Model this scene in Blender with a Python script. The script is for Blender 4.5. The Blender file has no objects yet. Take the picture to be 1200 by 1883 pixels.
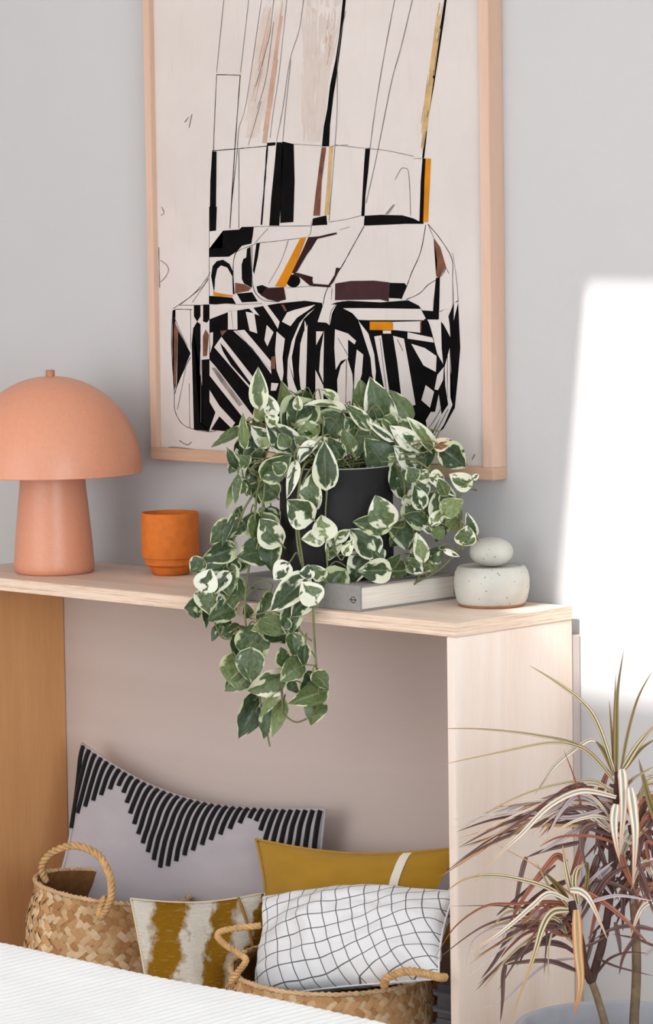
import bpy, bmesh, math, random
import numpy as np
from mathutils import Vector, Matrix, noise as mnoise

random.seed(7)
sc = bpy.context.scene
COL = sc.collection

# ------------------------------------------------------------------ camera
CAM = Vector((4.1801, -5.0521, 1.6853))
YAW, PIT, ROL, FPX = .7613, .0929, .0142, 6658.4
FW = Vector((-math.sin(YAW)*math.cos(PIT), math.cos(YAW)*math.cos(PIT), -math.sin(PIT)))
_rt = Vector((math.cos(YAW), math.sin(YAW), 0)); _up = _rt.cross(FW)
RT = math.cos(ROL)*_rt - math.sin(ROL)*_up
UP = math.sin(ROL)*_rt + math.cos(ROL)*_up
cd = bpy.data.cameras.new('camera'); cam = bpy.data.objects.new('camera', cd); COL.objects.link(cam)
cd.sensor_fit = 'HORIZONTAL'; cd.sensor_width = 36; cd.lens = FPX*36/1200
cd.clip_end = 60
m = Matrix((RT, UP, -FW)).transposed().to_4x4(); m.translation = CAM
cam.matrix_world = m
sc.camera = cam

# ------------------------------------------------------------------ light
sc.view_settings.view_transform = 'Standard'; sc.view_settings.look = 'None'
sc.view_settings.exposure = -0.28; sc.view_settings.gamma = 1.0
sc.view_settings.use_curve_mapping = False
w = bpy.data.worlds.new('sky'); sc.world = w; w.use_nodes = True
bg = w.node_tree.nodes['Background']; bg.inputs[0].default_value = (.80, .88, 1, 1); bg.inputs[1].default_value = 2.0
SUN_D = Vector((-.090, .72, -.76)).normalized()
sd = bpy.data.lights.new('sun', 'SUN'); sd.energy = 9.0; sd.angle = math.radians(.9); sd.color = (1, .97, .93)
so = bpy.data.objects.new('sun', sd); COL.objects.link(so)
so.rotation_euler = SUN_D.to_track_quat('-Z', 'Y').to_euler(); so.location = (.5, -4, 6)
def area(name, loc, d, sx, sy, power, color):
    l = bpy.data.lights.new(name, 'AREA'); l.shape = 'RECTANGLE'; l.size = sx; l.size_y = sy
    l.energy = power; l.color = color
    o = bpy.data.objects.new(name, l); COL.objects.link(o); o.location = loc
    o.rotation_euler = Vector(d).to_track_quat('-Z', 'Y').to_euler()
    return o
area('window_daylight', (5.1, -3.8, 1.45), (-1, 0, 0), 3.2, 2.1, 185, (.84, .93, 1))
area('rear_fill_light', (-.5, -6.0, 1.6), (0, 1, 0), 4.2, 2.8, 84, (1, .965, .94))  # unseen rear source, added and enlarged to brighten the space under the console

# ------------------------------------------------------------------ pixel rays (1200 x 1883 frame)
def ray(x, y): return FW + RT*((x-600)/FPX) - UP*((y-941.5)/FPX)
def aty(x, y, Y):
    d = ray(x, y); return CAM + d*((Y-CAM.y)/d.y)
def atx(x, y, X):
    d = ray(x, y); return CAM + d*((X-CAM.x)/d.x)
def atz(x, y, Z):
    d = ray(x, y); return CAM + d*((Z-CAM.z)/d.z)
def atw(x, y, W): return CAM + ray(x, y)*W

# ------------------------------------------------------------------ object helpers
def tag(o, label=None, cat=None, group=None, kind=None):
    if label: o['label'] = label
    if cat: o['category'] = cat
    if group: o['group'] = group
    if kind: o['kind'] = kind
    return o
def empty(name, loc=(0, 0, 0)):
    o = bpy.data.objects.new(name, None); COL.objects.link(o); o.location = loc
    o.empty_display_size = .05
    return o
bpy.context.view_layer.update()
def link(o, parent=None):
    COL.objects.link(o)
    if parent is not None:
        o.parent = parent
        pm = parent.matrix_basis
        p = parent.parent
        while p is not None:
            pm = p.matrix_basis @ pm if False else pm
            p = p.parent
        o.matrix_parent_inverse = world_of(parent).inverted()
    return o
def world_of(o):
    M = o.matrix_basis.copy()
    if o.parent is not None:
        M = world_of(o.parent) @ o.matrix_parent_inverse @ M
    return M
def mesh(name, verts, faces, mat, parent=None, smooth=True, uv=None):
    me = bpy.data.meshes.new(name)
    me.from_pydata([tuple(v) for v in verts], [], faces); me.update()
    if smooth: me.polygons.foreach_set('use_smooth', [True]*len(me.polygons))
    if uv is not None:
        ul = me.uv_layers.new(name='uv')
        for l in me.loops: ul.data[l.index].uv = uv[l.vertex_index]
    if mat: me.materials.append(mat)
    o = bpy.data.objects.new(name, me)
    return link(o, parent)
def box(name, lo, hi, mat, parent=None, bevel=.0015):
    bm = bmesh.new(); bmesh.ops.create_cube(bm, size=1)
    lo = Vector(lo); hi = Vector(hi); c = (lo+hi)/2; s = hi-lo
    for v in bm.verts: v.co = Vector((v.co.x*s.x, v.co.y*s.y, v.co.z*s.z)) + c
    if bevel: bmesh.ops.bevel(bm, geom=bm.edges[:], offset=bevel, segments=2, affect='EDGES')
    me = bpy.data.meshes.new(name); bm.to_mesh(me); bm.free()
    if mat: me.materials.append(mat)
    return link(bpy.data.objects.new(name, me), parent)
def lathe(name, prof, c, mat, parent=None, seg=64, sharp=()):
    vs, fs, n = [], [], len(prof)
    for i in range(seg):
        a = 2*math.pi*i/seg
        for r, z in prof: vs.append((c[0]+r*math.cos(a), c[1]+r*math.sin(a), c[2]+z))
    for i in range(seg):
        j = (i+1) % seg
        for k in range(n-1): fs.append((i*n+k, j*n+k, j*n+k+1, i*n+k+1))
    o = mesh(name, vs, fs, mat, parent)
    bm = bmesh.new(); bm.from_mesh(o.data); bmesh.ops.remove_doubles(bm, verts=bm.verts, dist=1e-6)
    bmesh.ops.recalc_face_normals(bm, faces=bm.faces); bm.to_mesh(o.data); bm.free()
    es = o.modifiers.new('edge', 'EDGE_SPLIT'); es.split_angle = math.radians(50)
    return o
def smooth_path(pts, n=8):
    P = [Vector(p) for p in pts]
    if len(P) < 3: return [P[0].lerp(P[-1], i/n) for i in range(n+1)]
    out = []
    for i in range(len(P)-1):
        p0 = P[max(i-1, 0)]; p1 = P[i]; p2 = P[i+1]; p3 = P[min(i+2, len(P)-1)]
        for k in range(n):
            t = k/n
            out.append(.5*((2*p1)+(p2-p0)*t+(2*p0-5*p1+4*p2-p3)*t*t+(3*p1-p0-3*p2+p3)*t**3))
    out.append(P[-1]); return out
def frames(path):
    T = []
    for i in range(len(path)):
        a = path[max(i-1, 0)]; b = path[min(i+1, len(path)-1)]
        d = b-a; T.append(d.normalized() if d.length > 1e-9 else Vector((0, 0, 1)))
    n = T[0].orthogonal().normalized(); N = []
    for t in T:
        n = (n - t*n.dot(t)); n = n.normalized() if n.length > 1e-6 else t.orthogonal().normalized(); N.append(n)
    return T, N
def tube(name, path, rad, mat, parent=None, seg=7):
    T, N = frames(path); vs, fs = [], []
    for i, p in enumerate(path):
        r = rad(i/(len(path)-1)) if callable(rad) else rad
        b = T[i].cross(N[i])
        for k in range(seg):
            a = 2*math.pi*k/seg; vs.append(p + (N[i]*math.cos(a)+b*math.sin(a))*r)
    for i in range(len(path)-1):
        for k in range(seg):
            l = (k+1) % seg; fs.append((i*seg+k, i*seg+l, (i+1)*seg+l, (i+1)*seg+k))
    n = len(path); fs.append(tuple(range(seg))[::-1]); fs.append(tuple((n-1)*seg+k for k in range(seg)))
    return mesh(name, vs, fs, mat, parent)
def rope(name, path, r, mat, parent, turns=9, label=None):
    """three-strand twisted rope: a core with three strands laid round it"""
    core = tube(name, path, r*.55, mat, parent, 6)
    T, N = frames(path)
    for s in range(3):
        sp = []
        for i, p in enumerate(path):
            a = 2*math.pi*(s/3 + turns*i/(len(path)-1)); b = T[i].cross(N[i])
            sp.append(p + (N[i]*math.cos(a)+b*math.sin(a))*r*.55)
        tube('rope_strand', sp, r*.56, mat, core, 6)
    return core

# ------------------------------------------------------------------ material helpers
def srgb(r, g, b):
    f = lambda c: (c/255/12.92 if c/255 <= .04045 else ((c/255+.055)/1.055)**2.4)
    return (f(r), f(g), f(b), 1)
class NT:
    def __init__(s, name, rough=.6, spec=.3):
        s.m = bpy.data.materials.new(name); s.m.use_nodes = True; s.t = s.m.node_tree
        s.b = s.t.nodes['Principled BSDF']; s.b.inputs['Roughness'].default_value = rough
        s.b.inputs['Specular IOR Level'].default_value = spec
    def n(s, typ, **k):
        x = s.t.nodes.new(typ)
        for a, v in k.items(): setattr(x, a, v)
        return x
    def l(s, a, b): s.t.links.new(a, b)
    def coord(s, kind='Object', scale=(1, 1, 1), rot=(0, 0, 0)):
        tc = s.n('ShaderNodeTexCoord'); mp = s.n('ShaderNodeMapping')
        mp.inputs['Scale'].default_value = scale; mp.inputs['Rotation'].default_value = rot
        s.l(tc.outputs[kind], mp.inputs[0]); return mp.outputs[0]
    def noise(s, vec, scale, detail=3, rough=.5, dist=0):
        x = s.n('ShaderNodeTexNoise'); x.inputs['Scale'].default_value = scale; x.inputs['Detail'].default_value = detail
        x.inputs['Roughness'].default_value = rough; x.inputs['Distortion'].default_value = dist
        if vec is not None: s.l(vec, x.inputs['Vector'])
        return x.outputs['Fac']
    def ramp(s, fac, stops, interp='LINEAR'):
        x = s.n('ShaderNodeValToRGB'); x.color_ramp.interpolation = interp; e = x.color_ramp.elements
        while len(e) < len(stops): e.new(.5)
        for q, (p, c) in zip(e, stops): q.position = p; q.color = c if len(c) == 4 else (*c, 1)
        s.l(fac, x.inputs[0]); return x.outputs[0]
    def math(s, op, a, b=None, c=None, clamp=False):
        x = s.n('ShaderNodeMath', operation=op); x.use_clamp = clamp
        for i, v in enumerate((a, b, c)):
            if v is None: continue
            if isinstance(v, (int, float)): x.inputs[i].default_value = v
            else: s.l(v, x.inputs[i])
        return x.outputs[0]
    def mix(s, fac, a, b, blend='MIX'):
        x = s.n('ShaderNodeMix', data_type='RGBA', blend_type=blend)
        for i, v in ((0, fac), (6, a), (7, b)):
            if isinstance(v, (int, float)): x.inputs[i].default_value = v
            elif isinstance(v, tuple): x.inputs[i].default_value = v
            else: s.l(v, x.inputs[i])
        return x.outputs[2]
    def bump(s, h, strength=.2, dist=.002):
        x = s.n('ShaderNodeBump'); x.inputs['Strength'].default_value = strength; x.inputs['Distance'].default_value = dist
        s.l(h, x.inputs['Height']); s.l(x.outputs[0], s.b.inputs['Normal'])
    def col(s, c):
        if isinstance(c, tuple): s.b.inputs['Base Color'].default_value = c
        else: s.l(c, s.b.inputs['Base Color'])
def plain(name, c, rough=.6, spec=.3, var=.06, scale=40, bump=.1, bdist=.001, kind='Object'):
    M = NT(name, rough, spec); v = M.coord(kind); f = M.noise(v, scale, 4)
    lo = tuple(x*(1-var) for x in c[:3])+(1,); hi = tuple(min(1, x*(1+var)) for x in c[:3])+(1,)
    M.col(M.ramp(f, [(.3, lo), (.7, hi)]))
    if bump: M.bump(M.noise(v, scale*6, 3), bump, bdist)
    return M.m
def wood(name, tones, grain='x', rough=.5, ring=1.0):
    """long-fibre timber; grain = axis the fibres follow"""
    M = NT(name, rough, .25)
    k = {'x': (1, 14, 14), 'y': (14, 1, 14), 'z': (14, 14, 1)}[grain]
    v = M.coord('Object', k)
    big = M.noise(M.coord('Object', tuple(x*.35 for x in k)), 2.2, 2, .5, .6)
    fine = M.noise(v, 16, 5, .65, .2)
    f = M.math('ADD', M.math('MULTIPLY', big, .72*ring), M.math('MULTIPLY', fine, 1-.72*ring))
    M.col(M.ramp(f, [(.32, tones[0]), (.5, tones[1]), (.68, tones[2])]))
    M.bump(fine, .12, .0006)
    return M.m

# ------------------------------------------------------------------ the room
M = NT('plaster_wall', .85, .15)
v = M.coord('Object'); f = M.noise(v, 1.3, 3)
M.col(M.ramp(f, [(.3, srgb(192, 191, 191)), (.7, srgb(197, 196, 196))]))
h = M.math('ADD', M.math('MULTIPLY', M.noise(v, 55, 4, .6), .35), M.math('MULTIPLY', M.noise(v, 5, 3, .55, .8), .65))
M.bump(h, .22, .006); WALL = M.m
M = NT('ceiling_paint', .9, .1); M.col(srgb(240, 238, 235)); CEIL = M.m
M = NT('oak_floor', .45, .3)
v = M.coord('Object', (1, 1, 1))
br = M.n('ShaderNodeTexBrick'); br.inputs['Scale'].default_value = 1; br.inputs['Brick Width'].default_value = 1.6; br.inputs['Row Height'].default_value = .14
br.inputs['Mortar Size'].default_value = .002; br.inputs['Color1'].default_value = srgb(226, 212, 198); br.inputs['Color2'].default_value = srgb(218, 203, 188); br.inputs['Mortar'].default_value = srgb(120, 95, 72)
M.l(v, br.inputs['Vector']); M.col(br.outputs[0]); FLOOR = M.m

X0, X1, Y0, HC = -2.9, 5.2, -6.1, 3.2
tag(box('wall_back', (X0, 0, 0), (X1, .12, HC), WALL, bevel=0), kind='structure', label='pale grey white plaster wall behind the picture')
tag(box('floor', (X0-.12, Y0-.12, -.1), (X1+.12, .12, 0), FLOOR, bevel=0), kind='structure', label='light oak board floor')
tag(box('wall_left', (X0-.12, Y0, 0), (X0, .12, HC), WALL, bevel=0), kind='structure', label='white plaster side wall')
def wall_open(name, quads, mat, label):
    """a wall, ceiling or other slab built from the boxes that surround its opening"""
    bm = bmesh.new()
    for lo, hi in quads:
        r = bmesh.ops.create_cube(bm, size=1); lo = Vector(lo); hi = Vector(hi)
        for q in r['verts']: q.co = Vector((q.co.x*(hi.x-lo.x), q.co.y*(hi.y-lo.y), q.co.z*(hi.z-lo.z))) + (lo+hi)/2
    me = bpy.data.meshes.new(name); bm.to_mesh(me); bm.free(); me.materials.append(mat)
    return tag(link(bpy.data.objects.new(name, me)), kind='structure', label=label)
# the roof light whose sun patch falls on the wall beside the console
_kt = (HC-1.478)/.76; _kb = (HC-.722)/.76
SX0, SX1, SY0, SY1 = .023+.09*_kt, 1.45, -.72*_kb, -.72*_kt
wall_open('ceiling', [((X0, Y0, HC), (SX0, .12, HC+.02)), ((SX1, Y0, HC), (X1, .12, HC+.02)),
                      ((SX0, Y0, HC), (SX1, SY0, HC+.02)), ((SX0, SY1, HC), (SX1, .12, HC+.02))], CEIL, 'white ceiling with a roof light')
WY0, WY1, WZ0, WZ1 = -5.4, -2.2, .4, 2.5
wall_open('wall_right', [((X1, Y0, 0), (X1+.12, WY0, HC)), ((X1, WY1, 0), (X1+.12, .12, HC)),
                         ((X1, WY0, 0), (X1+.12, WY1, WZ0)), ((X1, WY0, WZ1), (X1+.12, WY1, HC))], WALL, 'white wall behind the camera with an added wide opening')
wall_open('wall_front', [((X0, Y0-.12, 0), (-2.6, Y0, HC)), ((1.6, Y0-.12, 0), (X1, Y0, HC)),
                         ((-2.6, Y0-.12, 0), (1.6, Y0, .2)), ((-2.6, Y0-.12, 3.0), (1.6, Y0, HC))], WALL, 'white wall behind the camera with an added wide opening')  # opening out of view, made tall to let light under the console

# ------------------------------------------------------------------ console
H, TT, GAP, YF = .9, .0246, .024, -.344
pine_x = wood('pale_pine_x', [srgb(222, 194, 173), srgb(237, 214, 196), srgb(244, 227, 213)], 'x')
pine_z = wood('pale_pine_z', [srgb(229, 206, 188), srgb(240, 220, 205), srgb(246, 231, 219)], 'z')
pine_edge = wood('pine_edge', [srgb(200, 166, 138), srgb(226, 199, 176), srgb(236, 215, 196)], 'x', ring=.6)
pine_shade_z = wood('pale_pine_shade_z', [srgb(208, 150, 98), srgb(219, 163, 110), srgb(226, 174, 122)], 'z')  # same pine, with the warm shade inside the console put into its colour
con = tag(empty('console_table', (-.7, -.18, 0)), 'pale pine waterfall console table standing against the wall', 'table')
XL = -1.368
tp = box('table_top', (XL-.03, YF, H-TT), (0, -GAP, H), pine_x, con)
box('end_panel', (-.0205, YF, 0), (0, -GAP, H-TT-.0006), pine_z, con)
tag(box('end_panel', (XL-.026, YF, 0), (XL, -GAP, H-TT-.0006), pine_shade_z, con), 'left end panel, pine with shade tinted into it')
M = NT('ply_edge', .6, .2)
f = M.math('ADD', M.math('MULTIPLY', M.noise(M.coord('Object', (1.2, 1.2, 150)), 3, 3, .5), .65), M.math('MULTIPLY', M.noise(M.coord('Object', (3, 3, 40)), 9, 3), .35))
M.col(M.ramp(f, [(.34, srgb(202, 166, 136)), (.48, srgb(230, 204, 181)), (.66, srgb(240, 220, 203))])); M.bump(f, .15, .0006); PLY = M.m
box('edge_band', (XL-.03, YF-.0008, H-TT+.0002), (-.0002, YF+.0004, H-.0002), PLY, con, .0002)
box('edge_band', (-.0004, YF-.0006, H-TT+.0002), (.0008, -GAP, H-.0002), PLY, con, .0002)
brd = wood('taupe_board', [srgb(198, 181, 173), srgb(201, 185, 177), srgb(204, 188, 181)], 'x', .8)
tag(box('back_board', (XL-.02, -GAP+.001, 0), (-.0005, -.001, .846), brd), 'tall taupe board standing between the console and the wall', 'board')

# ------------------------------------------------------------------ framed picture
FXL, FXR, FZB, FZT, FD = -1.0822, -.174, 1.1211, 2.43, .0389
frame_z = wood('frame_wood_z', [srgb(198, 160, 137), srgb(211, 176, 154), srgb(219, 188, 168)], 'z')
frame_x = wood('frame_wood_x', [srgb(192, 152, 127), srgb(206, 169, 145), srgb(214, 181, 159)], 'x')
pic = tag(empty('framed_picture', (-.63, -.02, FZB)), 'large abstract black and cream picture in a pale wood frame', 'picture')
RW = .0235
box('frame_rail', (FXL, -FD, FZB), (FXR, 0, FZB+RW), frame_x, pic, .0008)
box('frame_rail', (FXL, -FD, FZT-RW), (FXR, 0, FZT), frame_x, pic, .0008)
box('frame_stile', (FXL, -FD, FZB+RW), (FXL+RW*.8, 0, FZT-RW), frame_z, pic, .0008)
box('frame_stile', (FXR-RW, -FD, FZB+RW), (FXR, 0, FZT-RW), frame_z, pic, .0008)
YC = -.027
M = NT('gessoed_canvas', .8, .15)
v = M.coord('Object'); f = M.noise(v, 5, 4, .6); st = M.noise(M.coord('Object', (9, 1, 1.2)), 6, 4, .6)
base = M.ramp(f, [(.3, srgb(206, 196, 191)), (.7, srgb(214, 205, 200))])
M.col(M.mix(M.math('MULTIPLY', M.ramp(st, [(.56, (0, 0, 0)), (.75, (1, 1, 1))]), .2), base, srgb(194, 174, 162)))
M.bump(M.noise(v, 260, 2), .15, .0008); CANVAS = M.m
cv = box('canvas', (FXL+RW*.8-.004, YC, FZB+RW-.004), (FXR-RW+.004, -.003, FZT-RW+.004), CANVAS, pic, 0)
def ink(name, c, rough=.55, var=.15):
    return plain(name, c, rough, .03, var, 30, .15, .0005)
INK = {'K': ink('black_paint', (.005, .0045, .0045, 1), .7, .3), 'W': CANVAS, 'O': ink('orange_paint', srgb(200, 125, 25)),
       'B': ink('brown_paint', srgb(112, 74, 58), var=.4), 'D': ink('dark_brown_paint', srgb(52, 33, 31)),
       'P': ink('plum_paint', srgb(66, 44, 46)), 'T': ink('tan_wash', srgb(192, 160, 112), var=.2),
       'R': ink('rust_wash', srgb(190, 156, 138), var=.12), 'G': ink('grey_wash', srgb(140, 128, 122), var=.4),
       'L': ink('pale_wash', srgb(203, 189, 180), var=.05), 'F': ink('pencil', srgb(118, 108, 104))}
ACC = {k: ([], []) for k in INK}
LAY = {'L': .0001, 'R': .0002, 'T': .00035, 'K': .0003, 'W': .0006, 'F': .0007, 'O': .0009, 'B': .0009, 'D': .0009, 'P': .0009, 'G': .0009}
def shape(k, pts, o, extra=0.0):
    ox, oy, s = o; vs, fs = ACC[k]; P = []
    bm = bmesh.new()
    for x, y in pts:
        p = aty(ox+x/s, oy+y/s, YC); P.append(bm.verts.new((p.x, YC-LAY[k]-extra-len(vs)*4e-8, p.z)))
    try: fc = bm.faces.new(P)
    except ValueError: bm.free(); return
    bmesh.ops.triangulate(bm, faces=[fc])
    n = len(vs); bm.verts.index_update()
    vs.extend(tuple(q.co) for q in bm.verts)
    bm.normal_update()
    for g in bm.faces:
        ix = [n+q.index for q in g.verts]
        fs.append(tuple(ix) if g.normal.y < 0 else tuple(ix[::-1]))
    bm.free()
def line(k, pts, o, wpx=3.0, extra=.0002):
    """hand-drawn line: a thin ribbon with a little wobble"""
    ox, oy, s = o
    P = smooth_path([(ox+x/s, oy+y/s, 0) for x, y in pts], 4)
    vs, fs = ACC[k]; n = len(vs); hw = wpx/s/2
    for i, p in enumerate(P):
        a = P[max(i-1, 0)]; b = P[min(i+1, len(P)-1)]; d = (b-a).normalized(); q = Vector((-d.y, d.x, 0))*hw*random.uniform(.7, 1.25)
        for sgn in (1, -1):
            r = aty(p.x+q.x*sgn, p.y+q.y*sgn, YC); vs.append((r.x, YC-LAY[k]-extra-n*4e-8, r.z))
    for i in range(len(P)-1): fs.append((n+2*i, n+2*i+1, n+2*i+3, n+2*i+2))
A1 = (240, 0, 3); A2 = (560, 0, 3); A3 = (290, 380, 3.75); A4 = (560, 380, 3.75); A5 = (290, 560, 4.138); A6 = (560, 560, 3.75); A0 = (0, 0, 1)
# washes
rs_ = random.Random(5)
def streaks(k, a0, a1, b0, b1, o, n, wpx):
    """dry-brush wash: many broken strokes between the edges a0-a1 and b0-b1"""
    for _ in range(n):
        q = rs_.random(); t0 = rs_.random()*.85; t1 = min(1, t0+rs_.uniform(.08, .4))
        f = lambda t: (a0[0]+(a1[0]-a0[0])*t+((b0[0]+(b1[0]-b0[0])*t)-(a0[0]+(a1[0]-a0[0])*t))*(q+.05*math.sin(9*t+_)), a0[1]+(a1[1]-a0[1])*t)
        line(k, [f(t0), f((t0+t1)/2), f(t1)], o, wpx*rs_.uniform(.4, 1.3), 0)
streaks('L', (735,5), (620,760), (850,5), (740,760), A1, 150, 7)
streaks('L', (945,40), (950,780), (1165,5), (1040,780), A1, 190, 8)
streaks('R', (836,0), (722,790), (858,0), (750,790), A1, 60, 5)
streaks('R', (1070,40), (1070,360), (1130,40), (1105,360), A1, 26, 4)
streaks('R', (780,0), (660,560), (800,0), (690,560), A1, 22, 4)
streaks('T', (740,0), (622,820), (772,0), (656,820), A2, 46, 5)
# the drawing carries on up to the top of the canvas
shape('K', [(1187,0),(1170,0),(1180,-160),(1188,-420),(1200,-420),(1196,-160)], A1)
shape('K', [(783,0),(770,0),(800,-250),(815,-420),(826,-420),(808,-250)], A2)
for p in ([(515,0),(545,-420)], [(650,20),(690,-420)], [(720,20),(770,-420)], [(862,0),(905,-420)], [(955,0),(1000,-200),(1040,-420)]): line('F', p, A1, 2.6)
for p in ([(497,0),(550,-420)], [(590,20),(680,-420)]): line('F', p, A2, 3.4)
streaks('L', (800,-420), (735,5), (900,-420), (850,5), A1, 60, 7)
streaks('L', (990,-420), (945,40), (1180,-420), (1165,5), A1, 70, 8)
streaks('R', (890,-420), (836,0), (915,-420), (858,0), A1, 26, 5)
# upper bars
shape('K', [(1170,0),(1187,0),(1180,70),(1165,200),(1152,300),(1135,430),(1120,520),(1100,690),(1095,808),(1055,808),(1065,700),(1085,600),(1100,470),(1130,330),(1150,200)], A1)
shape('K', [(450,835),(475,835),(470,1000),(470,1262),(436,1262),(440,1000)], A1)
shape('K', [(805,785),(850,785),(830,950),(820,1245),(765,1245),(775,1100),(795,900)], A1)
shape('K', [(838,780),(900,795),(905,1000),(898,1225),(825,1230),(828,1000),(840,900)], A1)
shape('K', [(752,788),(800,785),(798,802),(755,806)], A1)
shape('B', [(1055,812),(1080,812),(1055,1000),(1045,1190),(1008,1190),(1020,1080)], A1)
shape('T', [(1095,805),(1118,805),(1105,1000),(1095,1185),(1068,1185),(1085,1000)], A1)
shape('K', [(1005,1205),(1080,1188),(1085,1240),(1000,1245)], A1)
line('K', [(755,800),(742,980),(722,1240)], A1, 8)
for p, q in (([(475,412),(605,415)],4), ([(475,412),(462,700),(458,830)],3), ([(605,415),(590,620),(575,830),(548,1260)],4), ([(598,825),(598,1260)],3), ([(590,825),(560,1100),(548,1260)],3), ([(450,832),(600,820),(650,815),(750,806)],4)):
    line('K', p, A1, q)
for p in ([(515,0),(475,400)], [(650,20),(607,400)], [(720,20),(640,560),(600,700),(590,820)], [(862,0),(820,400),(790,600),(770,760)], [(790,0),(770,180),(740,300),(690,480)], [(955,0),(930,170),(880,330),(840,600),(805,780)], [(885,330),(860,560),(840,778)], [(1187,60),(1145,300),(1140,600),(1128,800),(1095,1220)], [(900,795),(1060,805)], [(1110,805),(1200,800)], [(700,600),(750,420),(790,120)], [(650,800),(680,700),(720,560)]):
    line('F', p, A1, 2.6)
shape('K', [(770,0),(783,0),(770,100),(740,300),(712,480),(684,640),(667,800),(659,872),(648,872),(660,740),(675,600),(700,430),(725,270),(755,100)], A2)
shape('K', [(335,818),(362,815),(350,950),(335,1080),(330,1192),(312,1192),(318,1080),(328,900)], A2)
shape('K', [(650,872),(668,875),(662,1000),(655,1235),(632,1235),(640,1000)], A2)
shape('O', [(668,875),(697,875),(680,1225),(655,1225),(662,1000)], A2)
shape('K', [(330,1190),(420,1185),(540,1188),(600,1205),(660,1235),(560,1235),(450,1240),(326,1245)], A2)
shape('G', [(442,1183),(488,1130),(500,1126),(462,1182)], A2)
for p in ([(497,0),(440,300),(390,600),(362,815)], [(590,20),(530,270),(480,450),(400,850),(340,1120)]): line('F', p, A2, 3.4)
for p in ([(170,800),(330,818),(450,830),(600,862)], [(600,875),(650,875)], [(135,1225),(230,1210),(310,1190)], [(500,990),(530,935),(550,928),(575,960),(585,1190)]): line('F', p, A2, 3)
# neck
shape('K', [(357,0),(408,0),(402,165),(357,170)], A3)
shape('K', [(450,165),(560,158),(580,140),(662,138),(655,200),(645,255),(580,270),(550,305),(495,330),(490,345),(355,348),(355,290),(447,285)], A3)
shape('K', [(385,575),(368,480),(378,410),(408,375),(450,366),(495,395),(520,450),(530,604),(518,604),(514,480),(480,420),(435,405),(410,430),(395,500),(391,575)], A3)
shape('O', [(385,572),(395,590),(440,600),(520,612),(515,622),(385,615)], A3)
shape('K', [(355,615),(440,620),(515,628),(540,672),(470,668),(400,675),(355,672)], A3)
shape('K', [(578,400),(590,360),(612,350),(615,290),(640,275),(642,400),(650,560),(595,530),(580,500)], A3)
shape('K', [(680,255),(705,250),(690,350),(665,465),(655,440),(668,340)], A3)
shape('O', [(985,215),(1025,210),(960,380),(880,555),(810,550),(880,420)], A3)
shape('D', [(1040,210),(1110,205),(1195,185),(1235,178),(1235,190),(1195,200),(1090,225),(1060,290),(1030,330),(1000,380),(960,450),(925,460),(1000,300)], A3)
shape('D', [(940,452),(980,460),(1070,485),(1065,530),(1190,540),(1190,556),(1110,550),(1050,545),(985,490),(935,470)], A3)
shape('K', [(935+48*math.cos(a*.4), 512+45*math.sin(a*.4)) for a in range(16)], A3)
shape('B', [(535,525),(600,535),(645,560),(630,580),(535,600)], A3)
shape('K', [(545,600),(650,590),(690,655),(580,660)], A3)
shape('K', [(680,550),(720,540),(760,558),(745,600),(722,618),(690,590)], A3)
shape('D', [(750,560),(870,555),(885,640),(830,655),(760,640),(710,610)], A3)
for p, q in (([(105,705),(250,600),(340,490),(362,450)],3), ([(150,680),(300,560),(350,490)],3), ([(150,680),(430,678),(720,668)],3), ([(530,350),(545,310),(640,270),(700,250),(800,240),(1000,215)],3), ([(525,600),(520,420),(530,340),(545,310)],4), ([(355,0),(355,680)],2.5), ([(650,270),(655,540),(720,640),(840,655)],4), ([(660,140),(760,136),(1060,132)],3), ([(890,560),(1040,550),(1200,550)],3)):
    line('K', p, A3, q)
for p in ([(900,235),(850,380),(765,530)], [(1060,100),(1055,180),(1030,210)], [(670,250),(760,150)], [(350,500),(240,660)]): line('F', p, A3, 3)
shape('P', [(212,530),(320,512),(480,510),(585,522),(580,655),(520,640),(210,645)], A4)
shape('K', [(585,525),(690,528),(702,545),(670,635),(580,630)], A4)
shape('B', [(890,215),(935,280),(975,415),(930,490),(908,480),(915,380)], A4)
shape('K', [(905,490),(932,485),(930,600),(925,775),(885,770),(840,775),(810,715),(885,720),(890,640)], A4)
shape('D', [(218,420),(246,424),(200,520),(165,557),(60,548),(40,530),(0,480),(50,490),(60,530),(165,540),(208,470)], A4)
for p, q in (([(410,135),(340,260),(280,370),(245,430)],5), ([(245,430),(160,560),(135,630),(130,680)],4), ([(835,125),(800,310),(740,450),(705,545),(665,640)],4.5), ([(850,120),(940,230),(1015,360),(1020,500),(1025,690)],4), ([(975,420),(940,480),(850,540),(790,600),(700,640)],4), ([(930,725),(1020,680)],4), ([(130,680),(215,690),(262,650)],4)):
    line('K', p, A4, q)
for p in ([(1020,320),(1045,480),(1060,650)], [(975,425),(995,460)], [(240,160),(310,140)], [(190,560),(185,640)], [(850,120),(890,215)]): line('F', p, A4, 3)
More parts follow.
